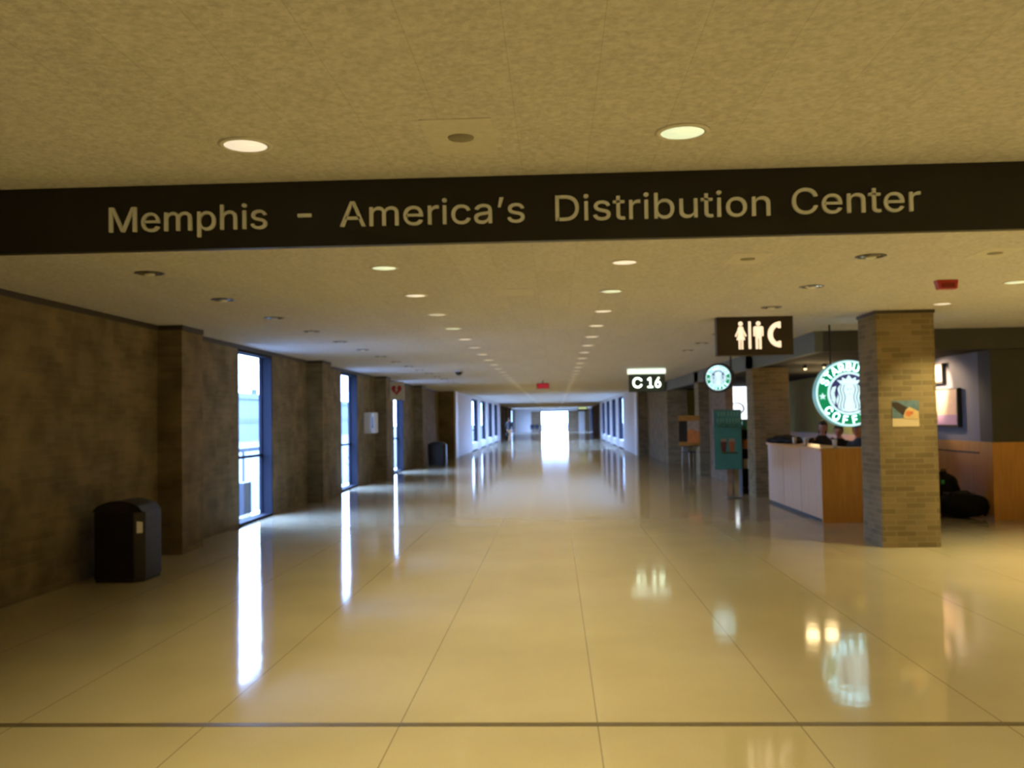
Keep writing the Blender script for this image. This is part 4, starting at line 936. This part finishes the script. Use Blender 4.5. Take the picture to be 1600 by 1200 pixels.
def person(loc, rz, label, J, top, legs, hairc, female=False, extra=None, group=None):
    """J: joints in local space, figure faces -Y"""
    e = empty('person', loc, rz, label, 'person', group)
    hv = Vector(J['head']); tilt = J.get('tilt', (0, 0, 0))
    Hm = Matrix.Translation(hv) @ Euler(tilt).to_matrix().to_4x4()
    pts = {k: J[k] for k in ('pelvis', 'waist', 'chest', 'neck0')}
    pts['neck1'] = tuple(hv + Vector((0, .02, -.06)))
    rad = dict(pelvis=(.15, .11), waist=(.125, .09), chest=(.155, .105), neck0=.058, neck1=.052)
    ed = [('pelvis', 'waist'), ('waist', 'chest'), ('chest', 'neck0'), ('neck0', 'neck1')]
    for s in 'LR':
        for k, r in (('sh', .055), ('el', .040), ('wr', .026), ('hip', .085), ('kn', .056), ('an', .036), ('heel', .035), ('toe', .028)):
            pts[k + s] = J[k + s]; rad[k + s] = r
        ed += [('chest', 'sh' + s), ('sh' + s, 'el' + s), ('el' + s, 'wr' + s), ('pelvis', 'hip' + s), ('hip' + s, 'kn' + s), ('kn' + s, 'an' + s), ('an' + s, 'heel' + s), ('heel' + s, 'toe' + s)]
    ms = [skin_chain((pts, ed), rad), head_mesh(Hm)]
    hands = []
    for s in 'LR':
        w = Vector(J['wr' + s]); d = (w - Vector(J['el' + s])).normalized()
        up = Vector(J.get('palm' + s, (0, 0, 1))); side = d.cross(up).normalized(); up = side.cross(d).normalized()
        sg = 1 if s == 'L' else -1
        mb = MB(); R = Matrix((side, d, up)).transposed().to_4x4(); mb.M = Matrix.Translation(w + d * .045) @ R
        mb.ball((0, 0, 0), (.040, .052, .015), 16, 10)
        for i, L in enumerate((.068, .078, .072, .056)):
            x = (-.028 + .0187 * i) * sg; a = Vector((x, .040, 0)); b = a + Vector((x * .15, L * .5, -.004)); c = b + Vector((0, L * .42, -.018))
            mb.tube(a, b, .0088, 8, .0082); mb.tube(b, c, .0082, 8, .0065); mb.ball(b, .0084, 8, 6); mb.ball(c, .0068, 8, 6)
        a = Vector((-.030 * sg, -.015, 0)); b = a + Vector((-.026 * sg, .030, -.006)); c = b + Vector((-.008 * sg, .028, -.008))
        mb.tube(a, b, .0115, 8, .0095); mb.tube(b, c, .0095, 8, .0075); mb.ball(b, .0097, 8, 6); mb.ball(c, .0078, 8, 6)
        m = bpy.data.meshes.new('hand'); mb.bm.to_mesh(m); mb.bm.free(); ms.append(m)
    join_remesh('body', ms, SKIN, e, .0075)
    # clothes follow the same joints, a little wider
    def loft(mb, secs, n=24):
        v = []; f = []
        for c, rx, ry in secs:
            for i in range(n):
                t = 2 * PI * i / n; v.append((c[0] + rx * math.cos(t), c[1] + ry * math.sin(t), c[2]))
        for k in range(len(secs) - 1):
            for i in range(n): f.append((k * n + i, k * n + (i + 1) % n, (k + 1) * n + (i + 1) % n, (k + 1) * n + i))
        m = (len(secs) - 1) * n; f += [tuple(range(n - 1, -1, -1)), tuple(range(m, m + n))]
        mb._add(v, f)
    def limb(mb, pr):
        for (a, ra), (b, rb) in zip(pr[:-1], pr[1:]):
            mb.tube(a, b, ra, 16, rb); mb.ball(a, ra, 16, 10); mb.ball(b, rb, 16, 10)
    def tomesh(mb):
        bmesh.ops.recalc_face_normals(mb.bm, faces=mb.bm.faces)
        m = bpy.data.meshes.new('cloth'); mb.bm.to_mesh(m); mb.bm.free(); return m
    P3, W3, C3, N3 = (Vector(J[k]) for k in ('pelvis', 'waist', 'chest', 'neck0'))
    sh = (Vector(J['shL']) + Vector(J['shR'])) / 2
    mt = MB(); parts = []
    loft(mt, [(P3 + Vector((0, 0, -.06)), .172, .135), (P3 + Vector((0, 0, .04)), .172, .132), (W3, .158, .122), (C3, .178, .135), (sh + Vector((0, 0, -.02)), .175, .115),
              (sh + Vector((0, 0, .045)), .11, .085), (N3 + Vector((0, 0, .02)), .070, .068)])
    parts.append(tomesh(mt))
    for s in 'LR':
        mt = MB(); w = Vector(J['wr' + s]).lerp(Vector(J['el' + s]), .08)
        limb(mt, [(C3.lerp(Vector(J['sh' + s]), .6) + Vector((0, 0, .0)), .066), (Vector(J['sh' + s]) + Vector((0, 0, -.015)), .060), (Vector(J['el' + s]), .055), (w, .040)]); parts.append(tomesh(mt))
    jk = join_remesh('jacket', parts, top, e, .011)
    sm = jk.modifiers.new('smooth', 'SMOOTH'); sm.factor = .6; sm.iterations = 8
    parts = []; mt = MB(); loft(mt, [(P3 + Vector((0, 0, -.09)), .15, .12), (P3, .168, .128), (P3 + Vector((0, 0, .06)), .160, .122)]); parts.append(tomesh(mt))
    for s in 'LR':
        mt = MB(); hp = Vector(J['hip' + s]); an = Vector(J['an' + s]).lerp(Vector(J['kn' + s]), -.03)
        limb(mt, [(hp.lerp(P3, .2), .100), (hp.lerp(Vector(J['kn' + s]), .12), .096), (Vector(J['kn' + s]), .070), (an, .056)]); parts.append(tomesh(mt))
    tr_ = join_remesh('trousers', parts, legs, e, .011)
    sm = tr_.modifiers.new('smooth', 'SMOOTH'); sm.factor = .6; sm.iterations = 8
    for s in 'LR':
        mb = MB(); h = Vector(J['heel' + s]); t = Vector(J['toe' + s]); c = (h + t) / 2
        mb.ball((c.x, c.y, c.z), (.048, .145, .048), 16, 10)
        zb = c.z - .036
        for v in mb.bm.verts: v.co.z = max(v.co.z, zb)
        mb.build('shoe', M['bin'], e)
    # face and hair
    fm = MB(); fm.M = Hm
    for s in (-1, 1): fm.ball((s * .030, -.0835, .010), (.012, .007, .0048), 12, 8)
    fm.build('eyes', M['paper'], e)
    fm = MB(); fm.M = Hm
    for s in (-1, 1): fm.ball((s * .030, -.0895, .010), (.0052, .0025, .0045), 10, 6); fm.ball((s * .031, -.0915, .031), (.017, .004, .003), 10, 6)
    fm.build('pupils_and_brows', mat('dark_eye', (.02, .014, .01), .4), e)
    fm = MB(); fm.M = Hm; fm.ball((0, -.0945, -.052), (.021, .006, .006), 12, 8); fm.build('lips', mat('lip', (.38, .10, .08), .5), e)
    hm = MB(); hm.M = Hm
    hm.ball((0, .012, .018), (.084, .104, .120), 40, 28, lambda x, y, z: 1 + .025 * math.sin(17 * x + 9 * z) + .02 * math.sin(23 * y + 5 * x))
    dl = [v for v in hm.bm.verts if (Hm.inverted() @ v.co).y < -.045 and (Hm.inverted() @ v.co).z < .062]
    bmesh.ops.delete(hm.bm, geom=dl, context='VERTS')
    dl = [v for v in hm.bm.verts if (Hm.inverted() @ v.co).z < (-.11 if female else -.045)]
    bmesh.ops.delete(hm.bm, geom=dl, context='VERTS')
    if female: hm.ball((0, .055, -.08), (.075, .045, .13), 20, 12)
    hm.build('hair', mat('hair', hairc, .6, noise=.2, nscale=90), e)
    if extra: extra(e)
    return e

def seated(female=False, h=0.0, tilt=(.2, 0, 0)):
    J = dict(pelvis=(0, 0, .72), waist=(0, -.01, .90), chest=(0, -.04, 1.06), neck0=(0, -.055, 1.20 + h), head=(0, -.105, 1.345 + h), tilt=tilt)
    for s, k in (('L', 1), ('R', -1)):
        J.update({'sh' + s: (k * .175, -.045, 1.13 + h), 'el' + s: (k * .23, -.13, .925), 'wr' + s: (k * .13, -.34, .95),
                  'hip' + s: (k * .10, -.02, .70), 'kn' + s: (k * .12, -.42, .70), 'an' + s: (k * .12, -.36, .285), 'heel' + s: (k * .12, -.34, .246), 'toe' + s: (k * .13, -.48, .238)})
    return J
def stool(loc, rz, label):
    e = empty('bar_stool', loc, rz, label, 'stool', 'stools behind the counter')
    MB().lathe([(.17, .57), (.18, .585), (.18, .60), (.15, .615)], 24).build('seat', M['tin'], e)
    for i in range(4):
        a = PI / 4 + PI / 2 * i
        MB().tube((.22 * math.cos(a), .22 * math.sin(a), 0), (.12 * math.cos(a), .12 * math.sin(a), .575), .013).build('leg', M['steel'], e)
    mb = MB(); n = 24; r = .188; P = [(r * math.cos(2 * PI * i / n), r * math.sin(2 * PI * i / n), .19) for i in range(n + 1)]
    mb.path(P, .008, 6); mb.build('foot_ring', M['steel'], e)
DARK = mat('black_coat', (.014, .013, .016), .8, noise=.15)
NAVY = mat('dark_slate_coat', (.035, .045, .055), .8, noise=.15)
JEAN = mat('dark_jeans', (.03, .035, .05), .8, noise=.1)
def people():
    P = [((4.73, 16.85), 0.0, 'leftmost of the three seated people behind the coffee counter, in black', DARK, .02, True, (.25, .1, -.3)),
         ((5.24, 17.45), -.5, 'middle one of the three seated people behind the coffee counter, in black', DARK, -.06, False, (.2, 0, 0)),
         ((5.24, 16.25), -.9, 'person in a dark slate coat seated nearest the large coffee sign', NAVY, -.03, False, (.25, 0, .2))]
    for (x, y), rz, lab, top, h, fem, tl in P:
        person((x, y, 0), rz, lab, seated(fem, h, tl), top, JEAN, (.012, .009, .007), fem, group='seated customers')
    for (x, y), rz, lab in (((4.73, 16.87), 0, 'round stool under the leftmost seated person'), ((5.24, 17.47), .3, 'round stool under the middle seated person'), ((5.26, 16.26), .6, 'round stool under the person in the slate coat')):
        stool((x, y, 0), rz, lab)
    e = empty('bistro_table', (4.66, 16.15, 0), 0, 'small high round table between the seated customers', 'table')
    MB().lathe([(.25, .885), (.26, .895), (.26, .905), (.25, .915)], 32).build('tabletop', M['wood'], e)
    MB().tube((0, 0, .02), (0, 0, .885), .03).build('pedestal', M['steel'], e); MB().lathe([(.2, 0), (.2, .015), (.04, .03)], 28).build('base', M['steel'], e)
    J = dict(pelvis=(0, 0, .93), waist=(0, .0, 1.10), chest=(0, -.01, 1.30), neck0=(0, -.01, 1.46), head=(0, -.04, 1.61), tilt=(.1, 0, 0))
    for s, k in (('L', 1), ('R', -1)):
        f = .22 * k
        J.update({'sh' + s: (k * .18, 0, 1.41), 'el' + s: (k * .25, .02 + .05 * k, 1.12), 'wr' + s: (k * .24, -.14 + .08 * k, .90), 'hip' + s: (k * .09, 0, .90),
                  'kn' + s: (k * .11, -.10 - f * .45, .50), 'an' + s: (k * .11, -f * .9 + .03, .10), 'heel' + s: (k * .11, -f * .9 + .05, .045), 'toe' + s: (k * .12, -f * .9 - .10, .038)})
    person((-3.25, 66.0, 0), 2.6, 'far walker in a dark jacket and tan trousers near the left corridor wall', J, DARK, mat('tan_cloth', (.28, .15, .07), .8), (.01, .008, .006))
    b = empty('shoulder_bag', (-3.43, 66.17, .535), 0, 'dark bag carried at the side of the far walker', 'bag')
    MB().ball((0, 0, 0), (.09, .18, .16), 18, 12).build('bag_body', M['fabric'], b)
    MB().path([(0, -.1, .13), (0.01, -.05, .27), (.01, .05, .27), (0, .1, .13)], .01).build('strap', M['fabric'], b)
people()

# far end of the corridor
def far_end():
    for k, x in enumerate((-2.7, -2.15)):  # chairs added in place of unclear bluish shapes in a window view
        e = empty('stand_in_chair', (x, 110 - .01 * k, 0), 0, ('left' if k == 0 else 'right') + ' one of two dark blue stand-in chairs at the far end of the corridor', 'chair', 'far stand-in chairs')
        box('seat', M['bluemetal'], (-.25, -.25, .40, .25, .22, .47), e, bevel=.02); box('backrest', M['bluemetal'], (-.25, .18, .50, .25, .24, .95), e, bevel=.02)
        for s in (-1, 1): MB().box(s * .22 - .02, -.22, 0, s * .22 + .02, .2, .40).build('leg', M['steel'], e)
    e = empty('hanging_sign', (2.95, 100, 2.38), 0, 'small yellow-green lit sign under the ceiling at the far right end', 'sign')
    box('sign_box', M['tin'], (-.5, 0, 0, .5, .15, .46), e); box('lit_face', mat('yellow_green_lit', (.6, .7, .3), .4, emit=(.75, .9, .4), estr=.7), (-.45, -.006, .22, .45, -.001, .42), e)
far_end()

# ------------------------------------------------------------------ outside the windows
def outside():
    g = box('apron_ground', mat('pale_concrete_apron', (.085, .095, .105), .8, noise=.15, nscale=1.5), (-160, -60, -.5, 120, 330, -.26)); struct(g)
    e = empty('terminal_wing', (-34, 92, -.26), 0, 'long pale building seen through the near left window', 'building')
    pale = mat('pale_cladding', (.075, .095, .10), .7, noise=.05, nscale=1); mid = mat('grey_band', (.045, .06, .07), .7)
    box('wall', pale, (-8, -60, 0, 0, 60, 4.6), e); box('window_band', mid, (0.0, -60, 1.9, .05, 60, 2.5), e)
    box('parapet', mat('cool_parapet', (.065, .085, .095), .7), (-8.2, -60.2, 4.6, .2, 60.2, 5.2), e)
    for k in range(8): box('roof_vent', mid, (-4, -52 + 15 * k, 5.2, -3.4, -51.4 + 15 * k, 6.2), e)
    e = empty('guard_rail', (-9.5, 26, -.26), 0, 'grey metal guard rail outside the left windows', 'railing')
    gm = mat('galvanised_steel', (.04, .05, .06), .5, .3)
    MB().box(-.04, -14, 1.0, .04, 14, 1.12).build('top_rail', gm, e)
    for k in range(8): box('post', gm, (-.03, -14 + 4 * k - .03, 0, .03, -14 + 4 * k + .03, 1.0), e)
    o = box('utility_box', mat('blue_grey_cabinet', (.02, .028, .045), .6), (-6.62, 18.3, -.26, -6.2, 18.75, .42)); tag(o, 'dark grey utility box outside the near left window', 'utility box')
    import random
    r = random.Random(5)
    for k in range(3):
        mb = MB()
        for i in range(26):
            a = r.uniform(0, 2 * PI); L = r.uniform(.5, 1.25); sp = r.uniform(.1, .5)
            p = Vector((r.uniform(-.15, .15), r.uniform(-.15, .15), 0)); q = p + Vector((sp * math.cos(a) * .5, sp * math.sin(a) * .5, L * .55)); t = q + Vector((sp * math.cos(a) * .7, sp * math.sin(a) * .7, L * .45))
            mb.tube(p, q, .009, 5, .006); mb.tube(q, t, .006, 5, .002)
        o = mb.build('bare_shrub', mat('bare_twigs', (.03, .035, .05), .8), loc=(-6.35 - .15 * k, 17.1 + 6.9 * k, -.26))
        tag(o, 'leafless shrub outside the %s left window' % ('first', 'second', 'third')[k], 'shrub', 'bare shrubs outside the windows')
outside()
